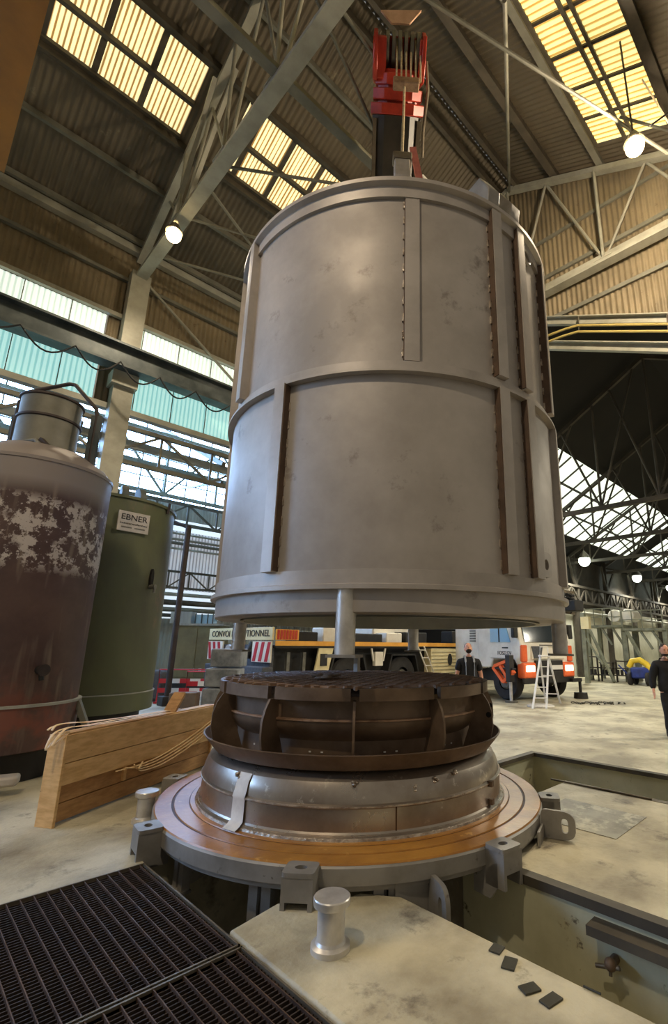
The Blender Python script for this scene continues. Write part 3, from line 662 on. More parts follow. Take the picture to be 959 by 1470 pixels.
def base_leg(a, r, z0):
    c, s = math.cos(rad(a)), math.sin(rad(a)); e = Vector((c, s, 0)); tn = Vector((-s, c, 0)); o = Vector(BC)+e*r
    m = MB()
    for k in (-.055, .055): m.bar(o+tn*k+Vector((0, 0, z0)), o+tn*k+Vector((0, 0, .05)), .075, .07, upv=e)
    m.extr([(-.42, .03), (0, .03), (0, z0+.02), (-.1, z0+.02), (-.42, -.14)], o, e, (0, 0, 1), .02)
    l = m.build('leg', 'plate_grey', base)
    MB().box(o+Vector((0, 0, z0)), (.1, .2, .02), rz=rad(a)).build('foot_plate', 'plate_grey', l)
base_leg(-152.5, 1.86, -.3); base_leg(178.5, 1.86, -.26); base_leg(-124, 1.95, -.25)
for a in (-80, -20, 40, 100): base_leg(a, 1.86, -.3)

# ================================================================ CHARGE STAND on the base
st = thing('charge_stand', 'rusty brown round charge stand with hexagonal grate top on the pedestal', 'charge stand', (BC[0], BC[1], .7))
MB().lathe(BC, [(1.40, .715), (1.51, .703), (1.53, .71), (1.625, .825), (1.64, .845), (1.625, .85), (1.52, .73), (1.40, .73)], n=144).build('tray_ring', 'rust_plate', st, sharp=30)
MB().lathe(BC, [(1.30, .73), (1.30, .9), (1.38, .96), (1.425, 1.03), (1.43, 1.075), (1.41, 1.085), (1.41, 1.3)], n=144).build('drum', 'rust_plate', st, sharp=40)
MB().lathe(BC, [(1.405, 1.075), (1.44, 1.08), (1.44, 1.095), (1.405, 1.1)], n=144).build('drum_seam', 'rust_grate', st)
for k in range(12):
    a = -162+30*k; c, s = math.cos(rad(a)), math.sin(rad(a))
    poly = [(1.30, .73), (1.55, .76), (1.60, .84), (1.625, .95), (1.62, 1.08), (1.585, 1.18), (1.53, 1.262), (1.39, 1.262), (1.41, 1.05), (1.38, .95)]
    MB().extr(poly, (BC[0], BC[1], 0), (c, s, 0), (0, 0, 1), .022).build('gusset', 'rust_plate', st)
    if k in (3, 4): MB().tube(*[(BC[0]+1.585*c-s*q, BC[1]+1.585*s+c*q, 1.06) for q in (-.014, .014)], .028, n=12).build('gusset_hole', 'void_dark', st)
    a2 = a+.0
    MB().arc(BC, a+1.6, a+28.6, 1.47, 1.52, 1.262, 1.368, 8).build('rim_segment', 'rust_plate', st, sharp=30)
    for da in (7.5, 12.5, 17.5, 22.5):
        MB().arc(BC, a+da-.45, a+da+.45, 1.30, 1.306, .80, .812, 1).build('slot', 'tape_white', st) if da in (12.5, 17.5) else None
# honeycomb grate
gm = MB(); hx = .085; H = 1.376
rows = int(1.5/(hx*1.5))
for i in range(-rows, rows+1):
    for j in range(-12, 13):
        x = i*hx*1.5; y = (j+.5*(i % 2))*hx*math.sqrt(3)
        if x*x+y*y > 1.44**2: continue
        pts = [(x+hx*math.cos(PI/3*k), y+hx*math.sin(PI/3*k)) for k in range(4)]
        for p, q in zip(pts, pts[1:]): gm.bar((BC[0]+p[0], BC[1]+p[1], H-.015), (BC[0]+q[0], BC[1]+q[1], H-.015), .02, .03)
gm.build('grate', 'rust_grate', st)
MB().lathe(BC, [(.01, 1.30), (1.47, 1.30)], n=96).build('grate_pan', 'grating_rods', st)
rg = MB()
for i in range(9):
    a = i*.9; rg.ball((BC[0]-.62+.09*math.cos(a)+.02*i, BC[1]-.1+.12*math.sin(a*1.3), 1.395+.01*(i % 3)), (.06, .07, .022), 10, 6)
single('rag', rg, 'rag_brown', 'crumpled pale rag and debris lying on the grate of the charge stand', 'rag')

# ================================================================ BOLLARDS
def bollard(x, y, h_, r, label):
    t = thing('steel_bollard', label, 'bollard', (x, y, 0), group='silver bollards beside the base')
    MB().tube((x, y, .03), (x, y, h_-.03), r, n=36).build('post', 'alu', t)
    MB().lathe((x, y, 0), [(r, h_-.06), (r*1.32, h_-.045), (r*1.36, h_-.03), (r*1.36, h_-.006), (r*1.3, h_), (.001, h_)], n=40).build('cap', 'alu', t, sharp=35)
    MB().lathe((x, y, 0), [(r, .055), (r*1.1, .04), (r*1.42, .03), (r*1.42, 0), (.01, 0)], n=40).build('foot', 'alu', t, sharp=35)
bollard(2.17, 2.62, .275, .082, 'silver flanged steel bollard in front of the furnace base')
bollard(2.16, 5.60, .28, .082, 'silver flanged steel bollard half behind the base beside the crate')

# ================================================================ GRATINGS
def grating(x0, x1, y0, y1, label):
    t = thing('floor_grating', label, 'grating', ((x0+x1)/2, (y0+y1)/2, -.06), group='walkway gratings')
    f = MB(); e = .012
    f.b2((x0, y0, -.05), (x1, y0+e, .004)).b2((x0, y1-e, -.05), (x1, y1, .004)).b2((x0, y0, -.05), (x0+e, y1, .004)).b2((x1-e, y0, -.05), (x1, y1, .004)); f.build('frame', 'edge_steel', t)
    b = MB(); x = x0+.06
    while x < x1: b.b2((x, y0, -.045), (x+.006, y1, 0)); x += .078
    b.build('bearing_bars', 'grating', t)
    b = MB(); y = y0+.03
    while y < y1: b.b2((x0, y, -.04), (x1, y+.008, -.012)); y += .034
    b.build('cross_rods', 'grating_rods', t)
grating(-3.2, 1.815, 3.03, 4.595, 'dark rusty floor grating along the concrete left of the base')
grating(-3.2, 1.815, 1.2, 3.01, 'dark rusty floor grating nearest the viewer in front of the slab')
grating(-3.2, 1.815, -2.5, 1.18, 'dark rusty floor grating under the viewer')

# ================================================================ SMALL FLOOR ITEMS
for x, y, a, sx, sy, lb in ((2.86, 1.915, 10, .085, .07, 'small square dark shim farthest up the slab edge row'), (2.795, 1.79, 20, .11, .075, 'small oblong dark shim second along the slab row from the base'),
                            (2.69, 1.605, -24, .1, .07, 'small dark shim touching the nearest one on the slab'), (2.69, 1.485, -10, .115, .065, 'oblong dark shim nearest the viewer on the slab')):
    single('steel_shim', MB().box((x, y, .006), (sx, sy, .01), rz=rad(a)), 'shim_dark', lb, 'shim', 'dark shims on the slab', bevel=.002)
single('steel_rod', MB().tube((2.905, 1.41, .008), (2.91, 1.32, .008), .006, n=8), 'shim_dark', 'short thin dark rod lying by the trench edge', 'rod')
single('pit_rod', MB().tube((6.58, 3.45, .015), (6.62, 2.2, .015), .012, n=8), 'edge_steel', 'long thin steel rod lying along the pit edge beyond the base', 'rod')
vt = thing('pit_valve', 'small rusty valve fitting at the bottom of the trench wall', 'valve', (3.82, 1.62, -.36))
MB().tube((3.84, 1.62, -.30), (3.76, 1.62, -.30), .03, n=12).ball((3.75, 1.62, -.30), .04).build('body', 'rust_plate', vt)
MB().tube((3.75, 1.56, -.30), (3.75, 1.72, -.34), .014).tube((3.75, 1.62, -.30), (3.74, 1.62, -.36), .012).build('lever', 'edge_steel', vt)
single('eye_bolt', MB().pipe([(3.86+.035*math.cos(t*PI/8), 2.5+.0*t, .06+.05*math.sin(t*PI/8)) for t in range(17)], .009).tube((3.86, 2.5, 0), (3.86, 2.5, .02), .012), 'plate_grey', 'small steel eye bolt standing at the slab edge by the base', 'bolt')
single('lid_disc', MB().lathe((13.95, 7.5, 0), [(.001, .05), (.36, .05), (.4, .03), (.4, 0)], n=32), 'dust_pale', 'pale round lid lying on the floor before the ladder', 'lid')
cm = MB()
for i in range(26):
    a = i*.7; cm.pipe([(15.6+.045*i-.2+.06*math.cos(t*PI/4+a), 6.95+.25*math.sin(a)*(.3+.5*(i % 3))-.03*i+.04*math.sin(t*PI/4), .03+.02*math.sin(t*PI/4+a)) for t in range(9)], .014, 6)
single('chain_pile', cm, 'shim_dark', 'dark heap of chain on the floor right of the ladder', 'chain')

# ================================================================ WOODEN CRATE WALL
p0, p1 = Vector((1.455, 6.0, 0)), Vector((3.70, 7.34, 0)); ex = (p1-p0).normalized(); ey = Vector((-ex.y, ex.x, 0)); Lc = (p1-p0).length
cr = thing('crate_wall', 'long pine plank crate panel standing on edge left of the base', 'crate', tuple((p0+p1)/2))
def cbox(x0, x1, y0, y1, z0, z1): 
    c = p0+ex*((x0+x1)/2)+ey*((y0+y1)/2); return MB().box((c.x, c.y, (z0+z1)/2), (x1-x0, y1-y0, z1-z0), rz=math.atan2(ex.y, ex.x))
for z0, z1 in ((.568, .83), (.362, .560)): cbox(.035, Lc, 0, .025, z0, z1).build('plank', 'wood_pine', cr, bevel=.003)
for z0, z1 in ((.19, .38), (.015, .182)): cbox(.035, Lc, .06, .085, z0, z1).build('plank', 'wood_brown', cr, bevel=.003)
cbox(0, .033, -.01, .2, 0, .835).build('end_board', 'wood_pine', cr, bevel=.004)
cbox(Lc-.033, Lc, .026, .2, 0, .835).build('end_board', 'wood_pine', cr, bevel=.004)
cbox(.03, Lc-.03, .17, .195, .05, .83).build('back_board', 'wood_brown', cr)
cbox(.03, Lc, .025, .17, .825, .845).build('top_strip', 'wood_pine', cr)
cbox(.9, .94, .03, .062, .2, .362).build('cleat', 'wood_pine', cr)
q = p0+ex*1.66+ey*.12; MB().bar(q+Vector((0, 0, .80)), q+ex*.28+ey*.05+Vector((0, 0, 1.06)), .16, .04, upv=(0, 0, 1)).build('loose_batten', 'wood_brown', cr)
for k in range(4):
    mb = MB(); y0 = .02+.05*k
    if k < 2: pts = [(1.5-.2*k, .86), (.9, .865+.01*k), (.3, .885), (.04, .90-.01*k), (-.06-.03*k, .85), (-.12-.02*k, .76-.04*k), (-.06, .79), (.06, .86)]
    else: pts = [(1.9, .86), (1.2, .87), (.5, .90-.015*(k-2)), (.2, .92), (.0, .93-.02*(k-2)), (-.06, .885)]
    mb.pipe(curve([p0+ex*x+ey*(y0)+Vector((0, 0, z)) for x, z in pts]), .016, 8, .3)
    single('packing_strap', mb, 'strap_pale', 'pale packing strap drooping over the left end of the crate panel', 'strap', 'straps over the crate end')
for k in range(4):
    mb = MB(); off = .03*k
    pts = [(.72+.12*k, .345+.01*k), (1.05, .335-off*.6), (1.4, .36-off), (1.8, .44-off*1.1), (2.2, .55-off*1.1), (2.6, .69-off)]
    mb.pipe(curve([p0+ex*x+ey*(-.02-.012*k)+Vector((0, 0, z)) for x, z in pts]), .013, 8, .5)
    single('packing_strap', mb, 'strap_pale', 'pale packing strap curving up along the front of the crate panel', 'strap', 'straps along the crate front')

# ================================================================ OLD TANKS ON THE LEFT
TC = (1.23, 8.95, 0)
tk = thing('old_bell_tank', 'dark maroon cylindrical tank with flaking white paint and a neck on top', 'tank', TC)
MB().lathe(TC, [(.97, .90), (.985, .93), (.985, 4.2), (1.0, 4.205), (1.0, 4.25), (.97, 4.26)], n=96).build('shell', 'peeling_maroon', tk, sharp=30)
MB().lathe(TC, [(1.0, .93), (1.02, .92), (1.0, .38), (.985, .37), (.9, .37)], n=96).build('skirt', 'peeling_maroon', tk, sharp=30)
MB().lathe(TC, [(.985, .925), (1.035, .92), (1.035, .95), (.985, .955)], n=96).build('skirt_flange', 'aisle_wall', tk)
MB().lathe(TC, [(.98, 4.25), (.9, 4.36), (.62, 4.56), (.44, 4.62)], n=72).build('cone_roof', 'peeling_maroon', tk)
nk = MB().lathe(TC, [(.41, 4.6), (.41, 5.45), (.02, 5.47)], n=64).build('neck', 'steel_grey', tk, sharp=30)
for z in (5.08, 5.43): MB().lathe(TC, [(.41, z), (.435, z+.01), (.435, z+.04), (.41, z+.05)], n=64).build('neck_ring', 'tank_pipe', nk)
fd = Vector((.70, -.72, 0))                              # across the view
def tp_(x, z, d=0): return (TC[0]+fd.x*x-fd.y*d*-1*0+(-.72*d), TC[1]+fd.y*x-.70*d, z)
hp = MB(); hp.pipe([tp_(-.55, 4.5), tp_(-.55, 5.5), tp_(-.5, 5.62), tp_(-.4, 5.68), tp_(.2, 5.82), tp_(.3, 5.8), tp_(.70, 5.38), tp_(.74, 5.25), tp_(.74, 4.45)], .032, 10); hp.build('guard_hoop', 'tank_pipe', tk)
for x, w_ in ((-.55, .1), (.74, .16)): MB().bar(tp_(x, 4.38), tp_(x, 5.25), w_, .05, upv=(.7, .7, 0)).build('hoop_post', 'rail_steel', tk)
MB().pipe([tp_(-.35, 4.62, .35), tp_(.15, 4.66, .4), tp_(.45, 4.42, .5), tp_(.5, 4.38, .55)], .03, 8).build('roof_bar', 'steel_grey', tk)
MB().bar(tp_(.2, 4.68, .36), tp_(.52, 4.4, .42), .07, .07).build('roof_bar', 'tank_pipe', tk)
a = rad(-73.5); vd = Vector((math.cos(a), math.sin(a), 0)); vp = Vector((TC[0], TC[1], 1.38))+vd*.98
vv = MB().tube(vp, vp+vd*.1, .055, n=20).build('valve_stub', 'truck_dark', tk); MB().lathe((0, 0, 0), [(.001, 0)], n=3) if 0 else None
MB().tube(vp+vd*.1, vp+vd*.13, .075, n=20).build('valve_flange', 'tank_pipe', vv)
MB().tube(vp+vd*.06+Vector((0, 0, -.02)), vp+vd*.06+Vector((.02, 0, -.13)), .03).build('drain', 'truck_dark', vv)
for aa in (-26, -150, 95):
    c, s = math.cos(rad(aa)), math.sin(rad(aa))
    MB().bar((TC[0]+1.0*c, TC[1]+1.0*s, .93), (TC[0]+1.28*c, TC[1]+1.28*s, .3), .07, .13, upv=(-s, c, 0)).bar((TC[0]+1.28*c, TC[1]+1.28*s, .32), (TC[0]+1.28*c, TC[1]+1.28*s, 0), .09).build('leg', 'steel_grey', tk)
MB().lathe(TC, [(.85, .37), (.85, 0), (.01, 0)], n=48).build('plinth', 'truck_dark', tk)
MB().tube((TC[0]+.62, TC[1]-.98, .12), (TC[0]-.4, TC[1]-1.15, .12), .07, n=16) if 0 else None
bx = MB(); bx.box((1.0, 7.72, .16), (.9, .22, .11), rz=rad(-20)); single('plastic_sheet', bx, 'sign_silver', 'pale folded sheet lying under the maroon tank', 'sheet', bevel=.03)
GC = (2.78, 11.03, 0); GR = 1.24
gt = thing('green_bell_tank', 'dull green cylindrical tank with a silver maker plate', 'tank', GC)
MB().lathe(GC, [(GR-.01, .82), (GR, .85), (GR, 4.3), (GR+.0, 4.38)], n=96).build('shell', 'green_tank', gt)
MB().lathe(GC, [(GR, .84), (GR+.02, .83), (GR+.02, .52), (GR-.1, .5)], n=96).build('skirt', 'green_tank', gt, sharp=30)
MB().lathe(GC, [(GR, 4.38), (GR+.035, 4.39), (GR+.035, 4.44), (GR-.05, 4.46), (.5, 4.55), (.01, 4.55)], n=96).build('lid', 'green_tank', gt, sharp=30)
MB().lathe(GC, [(GR, .825), (GR+.03, .83), (GR+.03, .845), (GR, .85)], n=96).build('seam', 'aisle_wall', gt)
MB().lathe(GC, [(1.05, .5), (1.05, 0), (.01, 0)], n=40).build('plinth', 'truck_dark', gt)
a = rad(-84.5); e = Vector((math.cos(a), math.sin(a), 0)); tn = Vector((-e.y, e.x, 0)); o = Vector((GC[0], GC[1], 3.94))+e*(GR+.03)
sg = MB().extr([(-.285, -.19), (.285, -.19), (.285, .19), (-.285, .19)], o, tn, (0, 0, 1), .03).build('maker_plate', 'sign_silver', gt, bevel=.006)
text('lettering', 'EBNER', .155, 'lettering', o+e*.016+Vector((0, 0, .075)), tn, (0, 0, 1), sg, .003, width=.47)
text('lettering', 'Industrieofenbau', .055, 'lettering', o+e*.016+Vector((0, 0, -.04)), tn, (0, 0, 1), sg, .002, width=.49)
for x in (-.12, .12): MB().extr([(-.095+x, -.012), (.095+x, -.012), (.095+x, .012), (-.095+x, .012)], o+e*.017+Vector((0, 0, -.115)), tn, (0, 0, 1), .003).build('worn_line', 'hub_grey', sg)
for aa in (-94, -79):
    c, s = math.cos(rad(aa)), math.sin(rad(aa)); MB().extr([(-.2, 0), (.03, 0), (.03, .08), (-.05, .2), (-.2, .2)], (GC[0]+GR*c, GC[1]+GR*s, 4.44), (c, s, 0), (0, 0, 1), .12).build('lifting_lug', 'rail_steel', gt)
a = rad(-60); e = Vector((math.cos(a), math.sin(a), 0)); tn = Vector((-e.y, e.x, 0)); o = Vector((GC[0], GC[1], 2.95))+e*(GR+.02)
MB().extr([(.04*math.cos(t*PI/10), .18*math.sin(t*PI/10)) for t in range(20)], o, tn, (0, 0, 1), .05).build('inspection_slot', 'void_dark', gt)
MB().tube(o+Vector((0, 0, -.17)), o+e*.12+Vector((0, 0, -.17)), .045).tube(o+e*.1+Vector((0, 0, -.17)), o+e*.1+Vector((0, 0, -.28)), .025).build('valve_stub', 'hub_grey', gt)
MB().pipe([Vector((GC[0], GC[1], 4.30))+Vector((math.cos(rad(-50)), math.sin(rad(-50)), 0))*(GR+.03), Vector((GC[0], GC[1], 4.52))+Vector((math.cos(rad(-50)), math.sin(rad(-50)), 0))*(GR+.05)], .03).build('hinge', 'tank_pipe', gt)
pt = thing('steel_post', 'dark rusty standing pipe post right of the green tank', 'post', (5.96, 14.85, 0))
MB().tube((5.95, 14.86, .25), (5.98, 14.83, 5.26), .085, n=18).build('pole', 'tank_pipe', pt)
MB().b2((5.75, 14.65, 0), (6.15, 15.05, .26)).build('foot', 'truck_dark', pt, bevel=.02)
MB().pipe([(5.98, 14.83, 5.2), (5.6, 15.3, 5.45), (5.2, 15.8, 5.5)], .05).build('bent_top', 'tank_pipe', pt)

# ================================================================ AISLE ITEMS ON THE LEFT
gcb = thing('metal_cabinet', 'drab olive double door cabinet standing behind the dark post', 'cabinet', (7.95, 17.8, 0))
ca, cb = Vector((7.29, 18.36, 0)), Vector((8.59, 17.17, 0)); cx = (cb-ca).normalized(); cy = Vector((-cx.y, cx.x, 0)); cz = math.atan2(cx.y, cx.x); cw = (cb-ca).length
def cbx(x0, x1, y0, y1, z0, z1): c = ca+cx*((x0+x1)/2)+cy*((y0+y1)/2); return MB().box((c.x, c.y, (z0+z1)/2), (x1-x0, y1-y0, z1-z0), rz=cz)
cbx(0, cw, 0, .8, .5, 2.35).build('body', 'green_cab', gcb)
for i in (0, 1): 
    d = cbx(.02+i*cw/2, cw/2-.015+i*cw/2, -.025, 0, .55, 2.25).build('door', 'green_cab', gcb, bevel=.004); cbx(.1+i*.95, .2+i*.95, -.05, -.02, .75, .85).build('latch', 'sign_silver', d)
cbx(-.03, cw+.03, -.06, .82, 2.35, 2.42).build('top', 'aisle_wall', gcb)
cbx(.05, cw-.05, .05, .75, 0, .5).build('plinth', 'truck_dark', gcb)
single('dark_box', cbx(-.2, .55, .1, .7, 2.42, 2.85), 'aisle_wall', 'grey box standing on the olive cabinet', 'box', bevel=.01)
bt = thing('blue_tank_box', 'pale blue glazed box standing on the olive cabinet beside the grey box', 'box', tuple(ca+cx*1.0+Vector((0, 0, 2.42))))
cbx(.7, 1.35, .1, .6, 2.42, 2.75).build('body', 'glass_sky', bt)
for x in (.7, .92, 1.14, 1.33): cbx(x, x+.03, .06, .1, 2.42, 2.78).build('frame_bar', 'rail_steel', bt)
def barrier(loc, rz, label):
    t = thing('safety_barrier', label, 'barrier', loc, rz, 'red and white barriers')
    f = MB().pipe([(-.75, 0, 0), (-.75, 0, .95), (.75, 0, .95), (.75, 0, 0)], .025, 8); f.build('frame', 'barrier_red', t, local=True)
    for z in (.35, .62):
        for i in range(5): MB().box((-.6+.3*i, .03, z), (.3, .02, .13)).build('stripe_board', 'barrier_white' if i % 2 else 'barrier_red', t, local=True)
    for x in (-.7, .7): MB().box((x, 0, .03), (.08, .5, .05)).build('foot', 'barrier_red', t, local=True)
barrier((6.55, 15.2, 0), rad(-40), 'red and white barrier right of the dark post, nearer the cabinet'); barrier((6.75, 13.7, 0), rad(-38), 'red and white barrier near the stacked blocks')
single('red_toolbox', MB().box((5.95, 13.7, .22), (.7, .4, .44), rz=rad(-40)), 'rust_plate', 'brown box on the floor between the barriers', 'box', bevel=.02)
single('tarpaulin', MB().box((6.0, 16.5, .45), (1.2, .8, .9), rz=rad(-42)), 'cloth_grey', 'dark grey covered load behind the barriers', 'load', bevel=.1)
k = 0
for (x, y, z, lb) in ((5.36, 10.42, .0, 'lowest grey concrete block of the stack behind the charge stand'), (5.36, 10.42, .41, 'second grey concrete block of the stack behind the charge stand'), (5.36, 10.42, .82, 'third grey concrete block of the stack behind the charge stand'), (5.42, 10.40, 1.23, 'topmost grey concrete block under the far left bell leg')):
    w_ = .82-.05*k; m = MB().box((x, y, z+.2), (w_, .5, .385), rz=rad(-44)); k += 1
    single('concrete_block', m, 'block_grey', lb, 'block', 'stacked concrete blocks', bevel=.03)

# ================================================================ MOBILE CRANE (rear at left, boom over the hall)
ct = thing('mobile_crane', 'long mobile crane with yellow side stripe and black boom behind the bell', 'crane', (12.5, 13.7, 0))
vS = 12.2
MB().b2((7.8, 12.55, .72), (18.4, 15.2, 1.62)).build('chassis', 'truck_dark', ct)
MB().b2((7.75, 12.22, 1.62), (18.5, 15.4, 1.7)).build('deck', 'truck_dark', ct)
MB().b2((7.72, 12.18, 1.685), (17.8, 12.24, 1.82)).build('side_stripe', 'paint_yellow', ct)
for u, r in ((10.45, .68), (13.0, .68), (15.4, .66), (17.55, .66)):
    if u == 15.4: continue
    wl = MB(); wl.lathe((0, 0, 0), [(.3, -.2), (r-.06, -.2), (r, -.13), (r, .13), (r-.06, .2), (.3, .2)], n=40)
    R_ = Matrix.Rotation(PI/2, 3, 'X'); wl.v = [tuple(R_ @ Vector(p)+Vector((u, 12.46, r))) for p in wl.v]
    wo = wl.build('wheel', 'rubber', ct, sharp=40)
    MB().tube((u, 12.5, r), (u, 12.3, r), .3, .22, n=24).build('hub', 'hub_grey', wo)
    MB().extr([(-r-.2, -.1), (-r+.06, .74), (r-.06, .74), (r+.2, -.1), (r+.14, -.1), (r-.1, .69), (-r+.1, .69), (-r-.14, -.1)], (u, 12.4, r), (1, 0, 0), (0, 0, 1), .4).build('mudguard', 'truck_dark', ct)
cbn = MB().b2((14.5, 12.2, .62), (16.15, 12.7, 1.62)).build('side_locker', 'paint_cream', ct, bevel=.01)
MB().extr([(.13*math.cos(t*PI/10), .22*math.sin(t*PI/10)) for t in range(20)], (15.62, 12.19, 1.2), (1, 0, 0), (0, 0, 1), .03).build('handle_hole', 'truck_dark', cbn)
gl = MB()
for i in range(7): gl.b2((14.52, 12.19, .7+.13*i), (16.13, 12.2, .712+.13*i))
gl.build('panel_ribs', 'steel_pale', cbn)
MB().extr([(0, .6), (.5, .6), (.75, 1.62), (.2, 1.62)], (9.05, 12.24, 0), (1, 0, 0), (0, 0, 1), .06).build('support_bracket', 'paint_cream', ct)
MB().b2((9.3, 12.18, 1.1), (9.55, 12.22, 1.45)).build('control_box', 'truck_dark', ct)
MB().b2((11.6, 12.2, 1.05), (11.95, 12.34, 1.5)).build('filter_box', 'paint_white', ct)
for x0, x1 in ((11.45, 11.55), (12.1, 12.0)): MB().bar((x0, 12.25, 1.62), (x1, 12.25, 1.2), .05).build('hanger_strap', 'paint_white', ct)
for i in range(2): MB().bar((8.2+.55*i, 12.3, .6), (8.2+.55*i, 12.3, 1.5), .1).build('outrigger_post', 'hub_grey', ct)
MB().b2((17.75, 12.2, .55), (17.88, 12.3, 1.75)).build('end_post', 'paint_cream', ct)
ld = MB()
for dx in (0, .34): ld.bar((13.62+dx, 12.1, 1.7), (14.5+dx, 12.02, .05), .05, .03)
for i in range(6): q = (i+.5)/6; ld.bar((13.62+.88*q, 12.1-.08*q, 1.7-1.65*q), (13.96+.88*q, 12.1-.08*q, 1.7-1.65*q), .03)
ld.build('access_ladder', 'paint_white', ct)
# rear face
rb = MB().b2((7.62, 12.25, 1.84), (7.68, 16.15, 2.2)).build('rear_sign', 'paint_cream', ct, bevel=.006)
text('lettering', 'CONVOI EXCEPTIONNEL', .27, 'lettering', (7.612, 14.15, 2.02), (0, -1, 0), (0, 0, 1), rb, .004, width=3.55)
gp = MB().b2((7.7, 12.16, 1.84), (8.45, 12.22, 2.14)).build('mesh_panel', 'paint_yellow', ct)
g2 = MB()
for i in range(7): g2.b2((7.72+.1*i, 12.14, 1.86), (7.79+.1*i, 12.17, 2.12))
g2.build('panel_slots', 'paint_red', gp)
MB().b2((7.7, 12.4, .8), (7.8, 15.9, 1.7)).build('rear_panel', 'cloth_grey', ct)
for v0, sgn in ((15.15, 1), (12.3, -1)):
    bd = MB().b2((7.62, v0, 1.22), (7.67, v0+1.0, 1.8)).build('chevron_board', 'paint_white', ct)
    for i in range(3):
        y = v0+.05+.33*i; dy = .16
        pl = [(y, 1.24), (y+dy, 1.24), (y+dy+.14, 1.78), (y+.14, 1.78)]
        if sgn < 0: pl = [(2*v0+1.0-a, b) for a, b in pl]
        pl = [(min(max(a, v0), v0+1.0), b) for a, b in pl]
        MB().extr(pl, (7.615, 0, 0), (0, 1, 0), (0, 0, 1), .008).build('red_stripe', 'barrier_red', bd)
MB().tube((7.6, 14.75, 1.5), (7.7, 14.75, 1.5), .19, n=24).build('round_reflector', 'sign_silver', ct)
for v0 in (14.3, 13.5): MB().tube((7.55, v0, 1.35), (7.75, v0, 1.75), .13, .1, n=14).build('hose_drum', 'truck_dark', ct)
MB().b2((7.4, 12.3, .55), (7.75, 15.8, 1.1)).build('rear_bumper', 'cloth_grey', ct, bevel=.03)
for i, (x0, x1, z1, m) in enumerate(((8.6, 9.4, 2.1, 'rubber'), (9.6, 10.1, 2.25, 'paint_white'), (10.3, 12.2, 2.1, 'truck_dark'), (12.4, 13.2, 2.15, 'paint_white'), (13.4, 14.6, 2.2, 'truck_dark'), (16.2, 17.4, 2.3, 'truck_dark'))):
    MB().b2((x0, 12.5, 1.7), (x1, 13.1, z1)).build('deck_box', m, ct, bevel=.03)
MB().lathe((13, 13.8, 0), [(1.1, 1.7), (1.1, 1.95), (.9, 2.0), (.01, 2.0)], n=40).build('turntable', 'truck_dark', ct)
MB().b2((12.3, 13.1, 2.0), (14.6, 14.5, 3.1)).build('superstructure', 'paint_white', ct, bevel=.05)
# boom
Hd, Tt = Vector((4.75, 4.70, 12.2)), Vector((13, 13.8, 2.75)); ax = (Tt-Hd).normalized(); bl = (Tt-Hd).length
wx = ax.cross(Vector((0, 0, 1))).normalized(); bn = wx.cross(ax).normalized()
BM = Matrix((wx, ax, bn)).transposed()
def bp(x, t, y): return Hd+wx*x+ax*t+bn*y
def bbox(t0, t1, w_, h_, x=0, y=0):
    c = bp(x, (t0+t1)/2, y); return MB().box(c, (w_, t1-t0, h_), M=BM)
def octa(t0, t1, w_, h_, ch=.22):
    p = [(-w_/2+ch, -h_/2), (w_/2-ch, -h_/2), (w_/2, -h_/2+ch), (w_/2, h_/2-ch), (w_/2-ch, h_/2), (-w_/2+ch, h_/2), (-w_/2, h_/2-ch), (-w_/2, -h_/2+ch)]
    P = [bp(x, t0, y) for x, y in p]+[bp(x, t1, y) for x, y in p]
    return MB().add(P, [tuple(range(7, -1, -1)), tuple(range(8, 16))]+[(i, (i+1) % 8, 8+(i+1) % 8, 8+i) for i in range(8)])
bo = octa(.7, bl, .92, 1.05).build('boom', 'boom_black', ct, sharp=20)
for x in (-.42, .42): bbox(.75, bl-1, .07, .05, x, -.40).build('boom_edge', 'boom_edge', bo)  # tan strips stand in for light caught along the lower edges
bbox(.8, bl-2, .03, .03, .1, -.54).build('hydraulic_line', 'hub_grey', bo)
for i, (t0, w_) in enumerate(((.10, .84), (.31, .92), (.52, 1.0))):
    c_ = octa(t0, t0+.17, w_, w_*1.1, .2).build('boom_collar', 'paint_red', ct, bevel=.015, sharp=20)
bbox(-.42, .12, .84, .4, 0, .18).build('head_body', 'paint_red', ct, bevel=.02)
for x, w_ in ((-.36, .24), (.41, .12)): bbox(-.36, .2, w_, .7, x, -.05).build('head_cheek', 'paint_red', ct, bevel=.02)
octa(.05, .75, .74, .84, .18).build('boom_nose', 'paint_red', ct, sharp=20)
for x in (-.43, .43):
    MB().extr([(.22, -.40), (.22, .40), (-.1, .45), (-.42, .35), (-.5, .0), (-.4, -.45), (-.05, -.52)], bp(x, 0, 0), ax, bn, .07).build('head_plate', 'paint_red', ct, bevel=.012)
for i in range(6):
    c = bp(-.22+.11*i, -.22, -.08); MB().tube(c-wx*.03, c+wx*.03, .27, n=24).build('sheave', 'hub_grey', ct)
MB().extr([(-.36, .1), (.36, .16), (.16, -.08), (-.16, -.1)], bp(0, -.62, -.1)+Vector((0, 0, .02)), wx, (ax*-.5+Vector((0, 0, 1))).normalized(), .04).build('head_guard', 'hook_tan', ct)
MB().pipe([bp(.5, -.1, -.2), bp(.56, .3, -.3), bp(.52, .9, -.35), bp(.54, 1.3, -.4)], .025).build('cable', 'boom_edge', ct)
MB().tube(bp(.55, 1.6, -.3), bp(.75, 1.75, -.3), .05).build('floodlight', 'sign_silver', ct)
